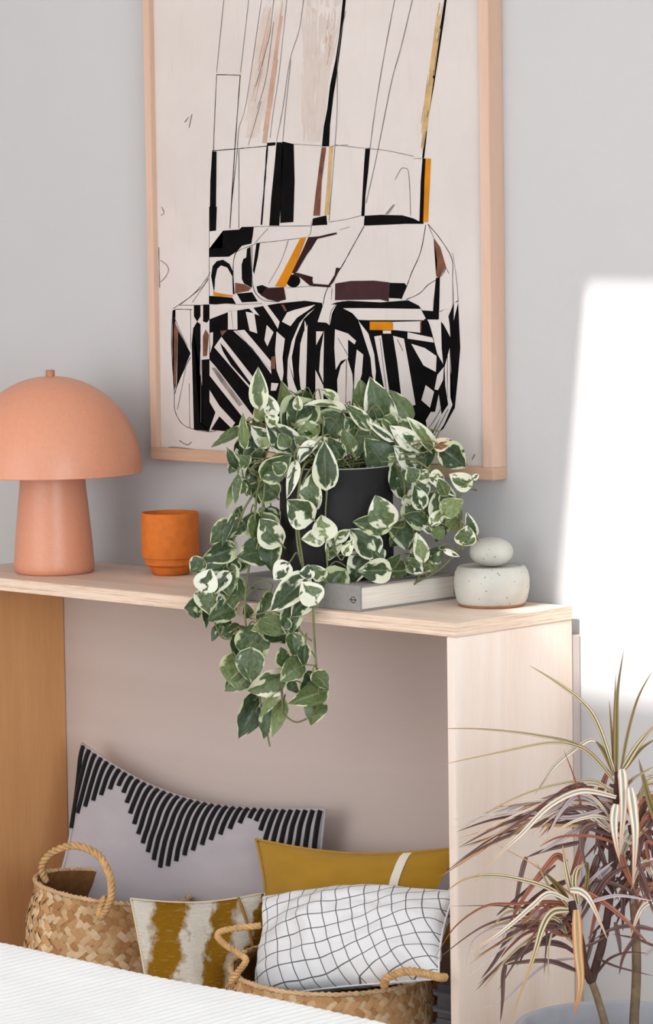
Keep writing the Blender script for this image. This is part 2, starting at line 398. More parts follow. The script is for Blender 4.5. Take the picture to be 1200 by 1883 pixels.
# the striped lower body: black ground with cream shapes left open
shape('K', [(385,587),(418,574),(460,567),(482,563),(510,558),(560,553),(592,557),(594,566),(618,556),(640,553),(700,556),(750,552),(770,562),(776,571),(806,572),(806,590),(822,587),(834,558),(842,552),(846,640),(842,690),(836,750),(815,788),(800,800),(700,805),(480,800),(385,790)], A0)
W5 = [[(395,0),(560,0),(700,5),(690,22),(620,38),(530,60),(395,112)],
 [(535,40),(605,40),(608,190),(535,190)], [(670,55),(735,65),(758,220),(700,200)], [(690,25),(720,15),(775,85),(735,70)], [(795,0),(830,0),(928,130),(915,185),(870,110)],
 [(830,155),(882,210),(835,318),(812,270)], [(575,200),(660,192),(860,430),(865,530),(720,330)], [(905,205),(968,260),(950,400),(958,520),(945,605),(905,500),(893,350)],
 [(430,325),(485,245),(740,570),(715,655)], [(395,420),(440,470),(730,850),(715,910),(640,850),(395,540)], [(395,650),(470,770),(590,900),(560,940),(470,850),(400,960),(395,950),(440,820),(395,740)],
 [(397,215),(422,210),(420,300),(400,370)], [(865,595),(920,600),(900,655),(860,655)],
 [(1195,30),(1110,110),(1050,250),(1020,400),(1040,600),(1080,700),(1000,700),(985,560),(990,420),(1020,280),(1080,140),(1140,70)],
 [(1140,150),(1135,350),(1125,700),(1110,740),(1085,620),(1075,500),(1085,300),(1110,210)], [(945,130),(985,60),(1040,40),(1200,0),(1150,40),(1060,100),(1010,165)]]
for p in W5: shape('W', p, A5)
shape('K', [(475,290),(512,330),(600,450),(718,612),(700,615),(560,460),(500,360)], A5, .0006)
shape('G', [(410,480),(440,480),(650,760),(620,775),(480,590)], A5)
shape('K', [(115,45),(135,35),(130,100),(125,300),(130,660),(118,600),(110,300)], A5)
shape('B', [(130,130),(155,190),(147,400),(140,640),(125,600),(125,200)], A5)
shape('K', [(155,200),(250,370),(145,630),(150,400)], A5)
shape('K', [(275,5),(325,5),(325,90),(300,130),(275,90)], A5)
shape('K', [(300,130),(325,150),(325,350),(310,420),(318,900),(340,915),(390,900),(390,965),(275,950),(265,420),(258,300),(270,180)], A5)
shape('K', [(345,0),(395,0),(395,110),(375,138),(345,130)], A5)
shape('B', [(365,190),(390,230),(375,390),(345,395),(345,240)], A5)
shape('K', [(335,420),(393,415),(395,960),(340,910)], A5)
shape('B', [(475,200),(530,195),(490,240)], A5)
shape('B', [(865,400),(895,390),(895,490),(860,490)], A5)
shape('B', [(938,0),(962,0),(985,48),(968,52)], A5)
for p, q in (([(115,45),(105,300),(125,650),(130,800),(180,900),(260,945),(390,968),(450,955)],4), ([(135,35),(260,38)],4), ([(250,40),(252,340)],3), ([(250,400),(160,580),(130,680)],4), ([(155,190),(245,365)],3)):
    line('K', p, A5, q)
for p in ([(215,480),(150,800)], [(130,100),(170,200),(230,320)], [(330,420),(330,900)], [(560,50),(575,180)], [(600,200),(860,500)], [(240,600),(245,940)]): line('F', p, A5, 3)
W6 = [[(265,25),(430,25),(800,30),(835,95),(820,108),(450,108),(370,105),(330,60)], [(370,110),(440,200),(480,340),(492,460),(485,550),(465,480),(455,370),(420,260),(385,150)],
 [(480,220),(530,212),(545,330),(590,640),(560,640),(530,480)], [(610,215),(685,235),(715,400),(765,690),(740,700),(665,620),(640,400)], [(605,120),(805,115),(800,195),(710,185),(610,175)],
 [(540,180),(595,180),(597,200),(540,200)], [(710,190),(890,230),(890,262),(710,235)], [(735,270),(830,300),(910,355),(905,465),(820,420)], [(845,103),(940,105),(945,300),(955,410),(915,340),(880,200),(860,130)],
 [(915,485),(960,430),(955,520),(920,590),(895,585)], [(835,555),(893,600),(865,712),(805,660)], [(870,740),(900,740),(925,620),(945,760),(880,880),(850,880),(835,800)],
 [(1000,300),(1010,450),(1005,640),(1020,690),(960,830),(910,900),(885,890),(950,750),(990,690),(970,560),(965,430)], [(925,60),(985,35),(1000,140),(1005,225),(960,140),(935,110)], [(1028,110),(1060,-20),(1030,-10)],
 [(775,-45),(882,-45),(885,45),(820,40)], [(930,-30),(1020,-30),(1015,20),(930,45)], [(210,170),(300,200),(355,250),(345,275),(300,240),(300,370),(250,390),(215,450),(205,300)],
 [(225,520),(250,420),(295,370),(330,480),(335,560),(325,690),(230,690)], [(360,310),(405,345),(395,480),(360,600),(340,590),(345,450)], [(110,320),(135,180),(130,420),(130,540),(100,460)], [(75,450),(130,560),(130,690),(75,690)],
 [(80,185),(130,185),(80,280)], [(0,110),(10,130),(15,380),(0,640)], [(90,120),(130,0),(220,0),(190,60),(175,145),(150,125)]]
for p in W6: shape('W', p, A6)
shape('O', [(450,118),(600,118),(612,130),(610,178),(450,175)], A6)
shape('B', [(797,118),(806,118),(806,195),(797,195)], A6)
for p in ([(230,230),(300,350)], [(290,380),(285,680)], [(840,870),(900,790),(950,700)], [(900,890),(990,720)], [(985,330),(985,640)], [(520,230),(570,640)], [(640,240),(680,320)], [(175,145),(180,60),(215,0)]): line('K', p, A6, 3.5, .0006)
# the smudges on the ground
for p in ([(340,225),(347,215)], [(348,235),(353,210)]): line('F', p, A0, 1.2)
for p in ([(20,370),(60,400),(75,440),(50,490),(20,520)], [(8,280),(12,480),(14,560)], [(25,0),(45,40),(25,60)]): line('F', p, A3, 4)
for p in ([(300,826),(320,822),(360,827)], [(330,810),(345,818),(352,812)], [(868,845),(873,835)], [(840,858),(860,853)]): line('F', p, A0, 1.4)
NAMES = {'K': 'black_ink', 'W': 'cream_paint', 'O': 'orange_paint', 'B': 'brown_paint', 'D': 'dark_brown_paint', 'P': 'plum_paint', 'T': 'tan_wash', 'R': 'rust_wash', 'G': 'grey_wash', 'L': 'pale_wash', 'F': 'pencil_line'}
for k, (vs, fs) in ACC.items():
    if vs: tag(mesh(NAMES[k], vs, fs, INK[k], cv, False), kind='stuff')

# ------------------------------------------------------------------ lamp
peach = plain('peach_powder_coat', srgb(217, 149, 118), .38, .5, .03, 120, .08, .0003)
LC = atz(100, 1052, H); k = 1/917.6
lamp = tag(empty('table_lamp', LC), 'peach mushroom table lamp with a dome shade', 'lamp')
lathe('base', [(0, 0), (68*k, 0), (72.5*k, 3*k), (74*k, 12*k), (73.5*k, 22*k), (70*k, 70*k), (64*k, 130*k), (58.5*k, 185*k), (56*k, 215*k), (0, 217*k)], LC, peach, lamp, 72)
R0 = 165*k; HS = 176*k; z0 = 183*k
prof = [(R0-.003, z0+.003), (R0-.0025, z0), (R0, z0+.001)] + [(R0*math.cos(a)**.97, z0+.002+HS*math.sin(a)**1.0) for a in [i*math.pi/2/22 for i in range(1, 22)]] + [(0, z0+.002+HS)]
lathe('shade', prof + [(0, z0+HS-.002)] + [((R0-.003)*math.cos(a), z0+.002+(HS-.004)*math.sin(a)) for a in [i*math.pi/2/16 for i in range(15, -1, -1)]], LC, peach, lamp, 96)
lathe('finial', [(0, z0+HS), (8.5*k, z0+HS), (8.5*k, z0+HS+12*k), (7.5*k, z0+HS+13*k), (0, z0+HS+13*k)], LC, plain('copper_finial', srgb(176, 120, 88), .35, .5, .05, 80, 0), lamp, 32)

# ------------------------------------------------------------------ terracotta cup
CC = atz(314, 1056, H); k = 1/929.
terra = plain('terracotta', srgb(216, 118, 46), .7, .25, .1, 60, .2, .0006)
cup = tag(empty('plant_cup', CC), 'orange terracotta cup with a stepped foot', 'cup')
lathe('bowl', [(45*k, 34*k), (52*k, 33*k), (53*k, 36*k), (53*k, 112*k), (52*k, 115*k), (49.5*k, 115*k), (49*k, 110*k), (47*k, 20*k), (30*k, 10*k), (0, 10*k)], CC, terra, cup, 72)
lathe('foot', [(0, 0), (30*k, 0), (34*k, 3*k), (39*k, 16*k), (41.5*k, 30*k), (42*k, 34.5*k), (0, 34.5*k)], CC, terra, cup, 72)

# ------------------------------------------------------------------ stone jar
JC = atz(904, 1113, H); k = 1/1005.
M = NT('speckled_stoneware', .75, .25)
v = M.coord('Object'); f = M.noise(v, 14, 4); vo = M.n('ShaderNodeTexVoronoi'); vo.inputs['Scale'].default_value = 85; M.l(v, vo.inputs['Vector'])
sp = M.math('LESS_THAN', vo.outputs['Distance'], .13)
M.col(M.mix(M.math('MULTIPLY', sp, .55), M.ramp(f, [(.3, srgb(176, 172, 162)), (.7, srgb(202, 199, 190))]), srgb(70, 60, 52)))
M.bump(M.noise(v, 120, 4), .3, .001); STONE = M.m
clay = plain('raw_clay', srgb(160, 116, 84), .85, .1, .1, 90, .2)
jar = tag(empty('stone_jar', JC), 'speckled grey stoneware jar with a round pebble lid', 'jar')
lathe('jar_body', [(0, 5*k), (61*k, 5*k), (65*k, 12*k), (69*k, 32*k), (69.5*k, 48*k), (67*k, 62*k), (63*k, 70*k), (60*k, 73*k), (56*k, 73.5*k), (54*k, 71*k), (0, 71*k)], JC, STONE, jar, 72)
lathe('foot_ring', [(0, 0), (58*k, 0), (61*k, 2*k), (61.5*k, 5.5*k), (0, 5.5*k)], JC, clay, jar, 64)
tag(lathe('lid', [(0, 71.5*k)] + [(40*k*math.cos(a)**.85 if math.cos(a) > 0 else 0, 72*k + 26.5*k + 26.5*k*math.sin(a)) for a in [math.pi*(-.5+i/20) for i in range(1, 20)]] + [(0, 125*k)], JC, STONE, jar, 56), 'round pebble shaped lid')

# ------------------------------------------------------------------ book under the plant
bk = tag(empty('book', (-.4, -.2, H)), 'thick grey cloth book lying under the black pot', 'book')
bx0, bx1, by0, by1, bh = -.562, -.245, -.322, -.062, .047
cloth = plain('grey_book_cloth', srgb(150, 146, 142), .85, .15, .08, 150, .4, .0006)
M = NT('page_edges', .9, .1); v = M.coord('Object', (1, 1, 90)); f = M.noise(v, 8, 3)
M.col(M.ramp(f, [(.3, srgb(222, 212, 200)), (.7, srgb(240, 233, 223))])); M.bump(f, .3, .001); PAGE = M.m
box('cover', (bx0, by0, H), (bx1, by1, H+.0035), cloth, bk, .001)
box('cover', (bx0, by0, H+bh-.0035), (bx1, by1, H+bh), cloth, bk, .001)
spn = box('spine', (bx0, by0-.001, H+.0002), (bx1, by0+.004, H+bh-.0002), cloth, bk, .0012)
box('page_block', (bx0+.004, by0+.004, H+.0036), (bx1-.004, by1-.004, H+bh-.0036), PAGE, bk, .0005)
dark = plain('spine_print', srgb(60, 54, 50), .8, .1, .05, 60, 0)
def on_spine(px, py): p = aty(px, py, by0); return Vector((p.x, by0-.0014, p.z))
c0 = on_spine(650, 1103)
ring = [(c0 + Vector((math.cos(a)*.0055*1.0, 0, math.sin(a)*.0055))) for a in [i*2*math.pi/28 for i in range(29)]]
tube('logo_ring', ring, .0006, dark, spn, 5)
tube('logo_bar', [c0+Vector((-.0082, -.0002, 0)), c0+Vector((.0082, -.0002, 0))], .0007, dark, spn, 5)
for q0, q1 in ((463, 470), (473, 481), (484, 491)): tube('title_mark', [on_spine(q0, 1081+(q0-463)*.1), on_spine(q1, 1081+(q1-463)*.1)], .0009, dark, spn, 5)

# ------------------------------------------------------------------ leaves
def leaf_mat(name, gthr, greens, cream, soft=.05):
    M = NT(name, .38, .4)
    tc = M.n('ShaderNodeTexCoord'); oi = M.n('ShaderNodeObjectInfo')
    sx = M.n('ShaderNodeSeparateXYZ'); M.l(tc.outputs['UV'], sx.inputs[0])
    off = M.n('ShaderNodeCombineXYZ'); M.l(M.math('MULTIPLY', oi.outputs['Random'], 97.0), off.inputs[0]); M.l(M.math('MULTIPLY', oi.outputs['Random'], 41.0), off.inputs[1])
    ad = M.n('ShaderNodeVectorMath', operation='ADD'); M.l(tc.outputs['UV'], ad.inputs[0]); M.l(off.outputs[0], ad.inputs[1])
    mp = M.n('ShaderNodeMapping'); mp.inputs['Scale'].default_value = (.8, 1.5, 1); M.l(ad.outputs[0], mp.inputs[0])
    nz = M.noise(mp.outputs[0], 1.5, 2.5, .5, .4)
    # distance to the leaf's rim: |u| runs 0 at the midrib to 1 at the margin
    au = M.math('ABSOLUTE', sx.outputs[0])
    edge = M.math('SUBTRACT', 1.0, M.math('MULTIPLY', au, au))
    ends = M.math('MULTIPLY', M.math('MULTIPLY', sx.outputs[1], M.math('SUBTRACT', 1.0, sx.outputs[1])), 4.0)
    f = M.math('ADD', M.math('ADD', M.math('MULTIPLY', edge, .50), M.math('MULTIPLY', ends, .18)), M.math('MULTIPLY', M.math('SUBTRACT', nz, .5), 1.7))
    g = M.n('ShaderNodeMapRange'); g.inputs[1].default_value = gthr-soft; g.inputs[2].default_value = gthr+soft; M.l(f, g.inputs[0])
    n2 = M.noise(mp.outputs[0], 5, 4, .6)
    gc = M.ramp(M.math('ADD', M.math('MULTIPLY', n2, .7), M.math('MULTIPLY', oi.outputs['Random'], .3)), [(.3, greens[0]), (.5, greens[1]), (.72, greens[2])])
    rib = M.math('LESS_THAN', au, .035)
    gc = M.mix(M.math('MULTIPLY', rib, .45), gc, greens[2])
    c = M.mix(g.outputs[0], cream, gc)
    M.col(c)
    # side veins as fine relief
    vv = M.math('SINE', M.math('MULTIPLY', M.math('SUBTRACT', sx.outputs[1], M.math('MULTIPLY', au, .16)), 60.0))
    M.bump(M.math('ADD', M.math('MULTIPLY', vv, .12), n2), .16, .002)
    M.b.inputs['Coat Weight'].default_value = .08; M.b.inputs['Coat Roughness'].default_value = .3
    tr = M.n('ShaderNodeBsdfTranslucent'); M.l(c, tr.inputs[0]); ms = M.n('ShaderNodeMixShader'); ms.inputs[0].default_value = .18
    out = M.t.nodes['Material Output']; M.l(M.b.outputs[0], ms.inputs[1]); M.l(tr.outputs[0], ms.inputs[2]); M.l(ms.outputs[0], out.inputs[0])
    return M.m
DG = [srgb(40, 56, 34), srgb(68, 88, 54), srgb(112, 128, 84)]
OG = [srgb(74, 90, 52), srgb(104, 120, 72), srgb(146, 158, 106)]
CR = srgb(228, 230, 204)
LM = {'g': leaf_mat('pothos_green', .27, DG, srgb(200, 208, 168)), 'v': leaf_mat('pothos_variegated', .40, DG, CR),
      'w': leaf_mat('pothos_cream', .57, DG, srgb(238, 238, 220)), 'o': leaf_mat('pothos_olive', .16, OG, srgb(214, 218, 176)),
      'p': leaf_mat('pothos_pale', .52, OG, srgb(230, 232, 206))}
def leaf_mesh(seed, bend, fold, curl, mat):
    """unit heart leaf: base at the origin, tip at +Y, upper side +Z, unit half width in x"""
    rnd = random.Random(seed); nu, nv = 8, 10; vs, fs, uv = [], [], []
    for j in range(nv+1):
        t = j/nv
        y = t
        wd = (math.sin(math.pi*min(1, t**.72))**.78)*(1-.12*t) if 0 < t < 1 else 0
        if t >= .72: wd *= 1-((t-.72)/.28)**2*.25
        for i in range(nu+1):
            u = -1+2*i/nu
            x = u*wd*.5
            yy = y - (.10*abs(u)**1.5*(1-t)**2.2)*1.2 + (0 if t else 0)
            z = fold*abs(u)*wd*.5 - bend*(t-.3)**2 + curl*math.sin(t*5+seed)*u*wd*.18 + .018*math.sin(9*t+3*u+seed)*abs(u)
            vs.append((x, yy, z)); uv.append((u, t))
    for j in range(nv):
        for i in range(nu): a = j*(nu+1)+i; fs.append((a, a+1, a+nu+2, a+nu+1))
    me = bpy.data.meshes.new('leaf'); me.from_pydata(vs, [], fs); me.update()
    me.polygons.foreach_set('use_smooth', [True]*len(me.polygons))
    ul = me.uv_layers.new(name='uv')
    for l in me.loops: ul.data[l.index].uv = uv[l.vertex_index]
    me.materials.append(mat)
    return me
LM['b'] = leaf_mat('pothos_dried', .45, [srgb(92, 52, 26), srgb(130, 80, 44), srgb(180, 130, 86)], srgb(232, 214, 188))
LMESH = {k: [leaf_mesh(s, *q, LM[k]) for s, q in enumerate([(.25, .22, .3), (.5, .35, .5), (.1, .12, .6), (.7, .5, .3), (.35, .7, .4)])] for k in LM}

# ------------------------------------------------------------------ potted pothos
PC = atz(620, 1058, H+bh); PW = (PC-CAM).dot(FW); k = 1/(FPX/PW)
pothos = tag(empty('potted_pothos', PC), 'variegated pothos trailing from a black pot over the console edge', 'potted plant')
blackpot = plain('black_ceramic', (.014, .013, .014, 1), .6, .22, .15, 60, .12, .0005)
PR, PH = 104*k, 204*k
lathe('pot', [(0, 0), (PR-.004, 0), (PR, .004), (PR, PH-.0015), (PR-.0015, PH), (PR-.005, PH), (PR-.006, PH-.002), (PR-.007, PH-.03), (0, PH-.03)], PC, blackpot, pothos, 80)
lathe('rim_highlight', [(PR-.0046, PH), (PR-.0046, PH+.0006), (PR-.0004, PH+.0006), (PR+.0002, PH-.0012), (PR-.0002, PH-.0012)], PC, plain('lit_rim_grey', srgb(150, 146, 142), .5, .3, .1, 60, 0), pothos, 80)  # thin pale ring that paints the light caught along the pot rim
soil = plain('potting_soil', srgb(48, 36, 28), .95, .1, .4, 150, .8, .004)
vs = []; fs = []; rs = [0, .2, .4, .6, .8, 1]
for i, r in enumerate(rs):
    for a in range(32):
        t = a/32*2*math.pi; vs.append((PC.x+math.cos(t)*r*(PR-.0075), PC.y+math.sin(t)*r*(PR-.0075), PC.z+PH-.018+.012*(1-r)+.004*mnoise.noise((math.cos(t)*r*6, math.sin(t)*r*6, 0))))
for i in range(len(rs)-1):
    for a in range(32): b = (a+1) % 32; fs.append((i*32+a, i*32+b, (i+1)*32+b, (i+1)*32+a))
mesh('soil', vs, fs, soil, pothos)
def pdepth(x, y):
    """how far from the camera the foliage hangs at this place of the bush"""
    if y > 1085 and x < 700: return ((YF-.045)-CAM.y)/ray(x, y).y
    if x < 505:
        base = PW-.06
        front = ((YF-.03)-CAM.y)/ray(x, y).y
        t = min(1, max(0, (y-900)/150)); return base*(1-t)+min(base, front)*t
    if x > 725:
        t = min(1, (x-725)/140); return PW-.06-.10*t
    if y > 850: return PW-PR-.035
    t = max(0, (850-y)/150); return PW-PR*.9*(1-t)-.01
LEAVES = []   # kind, base px, tip px, width px, tilt
def LA(o, rows):
    ox, oy, s = o
    for r in rows:
        kd, bx, by, tx, ty, wd = r[:6]; tl = r[6] if len(r) > 6 else None
        LEAVES.append((kd, ox+bx/s, oy+by/s, ox+tx/s, oy+ty/s, wd/s, tl))
LA((330, 680, 4), [('v',590,268,575,10,112),('w',690,335,650,190,90),('o',720,305,785,110,100,.8),('g',832,322,755,180,112),('p',870,292,870,200,62),('g',965,245,835,478,190),('g',1182,330,1055,505,190),
 ('p',1205,300,940,232,55,1.0),('v',850,602,655,408,170),('w',662,542,540,430,110),('o',450,430,250,556,62),('o',480,560,465,338,62),('g',430,722,350,582,62),('p',462,742,420,590,80),('g',562,645,450,600,95),
 ('g',620,792,800,650,150),('g',705,935,590,840,150),('w',850,690,800,922,72),('w',1000,550,860,670,80,.7),('v',1075,856,1065,560,152),('v',970,1022,960,788,142),('v',968,1095,800,985,175),('p',1070,1242,1050,1078,145),
 ('p',1062,1220,915,1245,112),('p',1130,1240,1110,1392,95),('g',470,1140,365,1195,115),('v',738,1272,590,1120,165),('g',622,1330,448,1370,180),('g',400,1312,188,1392,130),('g',400,1082,462,1010,62),('g',392,1070,320,1272,45),
 ('o',400,830,350,1012,45),('g',430,780,410,972,55),('g',440,830,520,912,72),('g',402,700,368,760,62),('o',620,362,560,278,92),('p',702,402,640,338,82),('g',962,582,850,500,95),('g',1190,640,1095,510,110),('p',1150,252,1062,140,62,.8),
 ('g',500,700,440,640,80),('g',560,820,500,730,80),('g',480,900,430,820,70),('g',760,760,690,690,90),('g',520,590,560,500,80),('o',610,560,660,500,70),('g',800,560,730,480,90),('g',900,470,990,560,95)])
LA((580, 680, 3.75), [('v',362,402,225,250,82),('o',330,262,308,82,112),('v',497,392,380,92,172),('o',650,332,518,152,100),('p',692,402,540,368,92),('p',820,562,648,342,82),('w',670,532,530,398,105),('w',702,662,558,538,125),
 ('g',482,682,362,492,172),('v',607,872,548,642,155),('w',522,482,362,362,52),('p',782,732,700,742,78),('p',790,742,890,762,82),('w',830,762,952,862,62),('p',1062,802,938,730,105),('p',1085,752,1122,722,34),('v',730,952,690,812,92),
 ('v',820,1012,862,820,92),('o',882,992,1002,898,112),('p',800,1062,882,968,72),('o',1002,1092,918,1028,82),('v',1020,1202,1048,1088,115),('v',1102,1132,1042,998,60),('g',762,1062,622,1008,105),('g',580,1048,622,1222,142),
 ('v',492,1072,418,888,165),('g',502,1078,272,1052,112),('v',412,1268,258,1108,155),('p',140,1172,232,1108,65),('p',200,1272,252,1178,62),('p',742,1312,700,1138,85),('o',820,1100,882,1162,80),('w',800,1120,720,1075,40),
 ('g',575,1160,515,1210,70),('g',780,1302,882,1230,92),('w',890,1246,985,1285,34),('p',640,932,618,868,62),('g',690,760,640,680,90),('g',760,860,700,790,90),('o',900,860,850,760,70),('g',700,1010,660,930,80),('g',430,420,330,330,100),
 ('o',250,560,190,420,80),('g',300,440,210,340,100),('g',480,330,560,420,90),('g',600,480,520,420,80),('g',870,920,930,840,70),('o',960,1010,900,1060,60)])
LA((560, 980, 2.308), [('v',246,85,204,206,78),('v',356,160,238,160,84),('g',370,182,402,98,78),('o',520,152,572,68,58),('w',440,130,497,162,60),('g',470,160,430,110,50),('v',500,110,470,10,50),('g',330,110,290,70,50)])
LA((330, 980, 3.636), [('g',152,180,78,262,95),('w',160,382,205,252,132),('w',322,268,240,392,82),('g',430,215,100,250,75),('g',152,490,42,502,112),('g',170,490,180,622,48),('g',270,608,218,718,52),('w',250,462,328,418,52),
 ('g',232,380,270,452,50),('g',402,640,288,682,85),('g',440,800,560,620,190),('o',702,580,492,642,100),('w',722,208,638,302,105),('v',850,302,862,218,80),('v',842,300,628,502,155),('w',912,462,828,336,135),('v',872,438,748,545,112),
 ('v',962,302,888,228,82),('g',1092,262,948,432,155),('g',602,400,568,522,72),('g',572,440,520,592,52),('g',762,560,748,782,62),('g',840,750,830,882,72),('g',692,892,680,772,92),('g',802,850,698,982,122),('o',402,880,318,1022,82),
 ('g',512,928,322,1048,112),('v',702,958,472,1062,140),('g',532,1098,414,1348,145),('o',642,1078,543,1222,52),('g',602,1180,560,1362,84),('o',692,1128,625,1342,84),('o',900,938,988,1026,92),('g',912,958,818,1042,105),('o',972,1058,752,1132,115),
 ('o',932,1128,880,1262,125),('g',730,990,790,1070,60),('g',380,180,330,260,80),('g',560,690,600,620,90),('g',470,560,440,480,60),('g',300,640,340,590,60),('g',620,640,560,600,70),('g',720,640,700,560,60)])
rf = random.Random(77)
LEAVES.append(('b', 800, 822, 828, 810, 20, None))
for x0, x1, y0, y1, n, kinds, back in ((425,505,790,1000,13,'ggov',.03), (530,750,725,815,14,'ggvo',.05), (735,815,800,1020,11,'ggvop',.03), (356,450,1010,1085,7,'ggv',.02), (425,555,1110,1270,9,'gggo',.015)):
    for _ in range(n):
        x = rf.uniform(x0, x1); y = rf.uniform(y0, y1); L = rf.uniform(38, 58); a = math.pi/2 + rf.uniform(-1.3, 1.3)
        LEAVES.append((rf.choice(kinds), x, y, x+math.cos(a)*L, y+math.sin(a)*L, L*rf.uniform(.6, .85), -1 if back > .025 else None))
petioles = []
rl = random.Random(3)
for i, (kd, bx, by, tx, ty, wd, tl) in enumerate(LEAVES):
    w0 = pdepth((bx+tx)/2, (by+ty)/2) + rl.uniform(-.022, .022)
    if kd in 'go': w0 += .012
    if tl == -1: w0 += .03; tl = rl.uniform(-.5, .5)
    L2 = math.hypot(tx-bx, ty-by)/FPX*w0
    dz = L2*rl.uniform(-.10, .38)          # tip leans toward the viewer
    pb = atw(bx, by, w0+dz*.5); pt = atw(tx, ty, w0-dz*.5)
    # keep clear of the wall and of the shelf edge
    ymax = max(pb.y, pt.y)
    if ymax > -.05:
        w0 -= (ymax+.05)/FW.y; pb = atw(bx, by, w0+dz*.5); pt = atw(tx, ty, w0-dz*.5)
    Y = (pt-pb); L = Y.length; Y.normalize()
    tilt = tl if tl is not None else rl.uniform(-.38, .38)
    view = (CAM-pb).normalized()
    Z = view - Y*view.dot(Y); Z.normalize(); Z = Matrix.Rotation(tilt, 3, Y) @ Z
    X = Y.cross(Z)
    W = wd/FPX*w0/max(.45, math.cos(tilt))*1.36
    me = LMESH[kd][rl.choice((0, 0, 1, 2, 3, 4)) if tl is None else 3]
    o = bpy.data.objects.new('leaf', me)
    R = Matrix((X*W, Y*L*1.10, Z*min(W, L)*1.0)).transposed().to_4x4(); R.translation = pb
    o.matrix_basis = R; link(o, pothos)
    petioles.append((bx, by, pb, Y.copy(), w0))
vine_mat = plain('vine_stem', srgb(112, 116, 74), .55, .3, .2, 40, .1)
VINES = [[(560,850),(505,838),(475,895),(468,960),(463,1010),(455,1060),(450,1120),(456,1180),(474,1228),(478,1290),(488,1335),(496,1373)],
 [(570,850),(500,850),(484,920),(474,1000),(456,1040),(432,1058),(420,1100),(396,1122),(372,1108)], [(600,848),(556,862),(545,960),(550,1020),(562,1060),(574,1110),(577,1165),(582,1235),(586,1280),(578,1310),(545,1328),(520,1312)],
 [(640,850),(600,890),(598,945),(600,1010),(602,1045)], [(690,850),(738,870),(744,940),(754,1010),(770,1060),(752,1082)], [(700,850),(790,815),(815,880),(842,940),(846,1000),(812,1044),(760,1074)],
 [(610,850),(560,880),(548,950),(556,1030),(565,1085),(545,1140),(555,1165),(572,1178)], [(860,900),(846,935),(832,975)], [(580,850),(520,842),(490,880),(452,930),(432,985),(416,1030),(400,1080),(392,1130),(408,1172),(432,1172)]]
vsamp = []
for V in VINES:
    P3 = [atw(x, y, pdepth(x, y)+.016) for x, y in V]
    P3[0] = Vector((PC.x+rl.uniform(-.05, .05), PC.y+rl.uniform(-.05, .05), PC.z+PH-.012))
    P3 = [Vector((p.x, min(p.y, -.06), p.z)) for p in P3]
    # lift over the rim
    mid = P3[0].lerp(P3[1], .55); mid.z = max(mid.z, PC.z+PH+.012); P3.insert(1, mid)
    sp = smooth_path(P3, 6); vsamp += sp[6:]
    tube('vine', sp, lambda t: .0025-.0009*t, vine_mat, pothos, 7)
for bx, by, pb, Y, w0 in petioles:
    q = min(vsamp, key=lambda s: (s-pb).length)
    if by < 862 and 420 < bx < 850:
        q = Vector((PC.x+rl.uniform(-.06, .06), PC.y+rl.uniform(-.06, .06), PC.z+PH-.008))
    if (q-pb).length > .26: q = pb + (q-pb).normalized()*.12
    c1 = pb - Y*min(.03, (q-pb).length*.35); c2 = q.lerp(c1, .45) + Vector((0, 0, .012))
    tube('leaf_stalk', smooth_path([q, c2, c1, pb+Y*.002], 4), .0013, vine_mat, pothos, 5)

# ------------------------------------------------------------------ cushions
def pillow_fn(TL, TR, BR, BL, T, pinch=.07, wr=.004, seed=0, sag=0.0, expo=.55):
    TL, TR, BR, BL = map(Vector, (TL, TR, BR, BL))
    N = ((TR-TL).cross(BL-TL)).normalized()
    if N.dot(CAM-TL) < 0: N = -N
    def f(u, v, side):
        uu = .5+(u-.5)*(1-pinch*math.sin(math.pi*v)); vv = .5+(v-.5)*(1-pinch*math.sin(math.pi*u))
        vv += sag*math.sin(math.pi*u)*(1-v)
        p = TL.lerp(TR, uu).lerp(BL.lerp(BR, uu), vv)
        e = max(0, math.sin(math.pi*u)*math.sin(math.pi*v))**expo
        wn = mnoise.noise((u*4+seed*7, v*4, side*3.1))*.7+mnoise.noise((u*10+seed*3, v*9, side*2))*.3
        return p + N*side*(T*e) + N*side*wn*wr*min(1, e*3)
    return f, N
def pillow(name, fn, mat, parent, nu=40, nv=30, uvf=None):
    vs, fs, uv = [], [], []
    for side in (1, -1):
        b = len(vs)
        for j in range(nv+1):
            for i in range(nu+1):
                u, v = i/nu, j/nv; vs.append(fn(u, v, side)); uv.append(uvf(u, v) if uvf else (u, v))
        for j in range(nv):
            for i in range(nu):
                a = b+j*(nu+1)+i; q = (a, a+1, a+nu+2, a+nu+1); fs.append(q if side < 0 else q[::-1])
    o = mesh(name, vs, fs, mat, parent, True, uv)
    bm = bmesh.new(); bm.from_mesh(o.data); bmesh.ops.remove_doubles(bm, verts=bm.verts, dist=1e-5); bmesh.ops.recalc_face_normals(bm, faces=bm.faces); bm.to_mesh(o.data); bm.free()
    return o
def seam(fn, mat, parent, r=.0028, name='seam'):
    P = [fn(i/24, 0, 1) for i in range(25)]+[fn(1, i/16, 1) for i in range(1, 17)]+[fn(1-i/24, 1, 1) for i in range(1, 25)]+[fn(0, 1-i/16, 1) for i in range(1, 17)]
    return tube(name, P, r, mat, parent, 6)
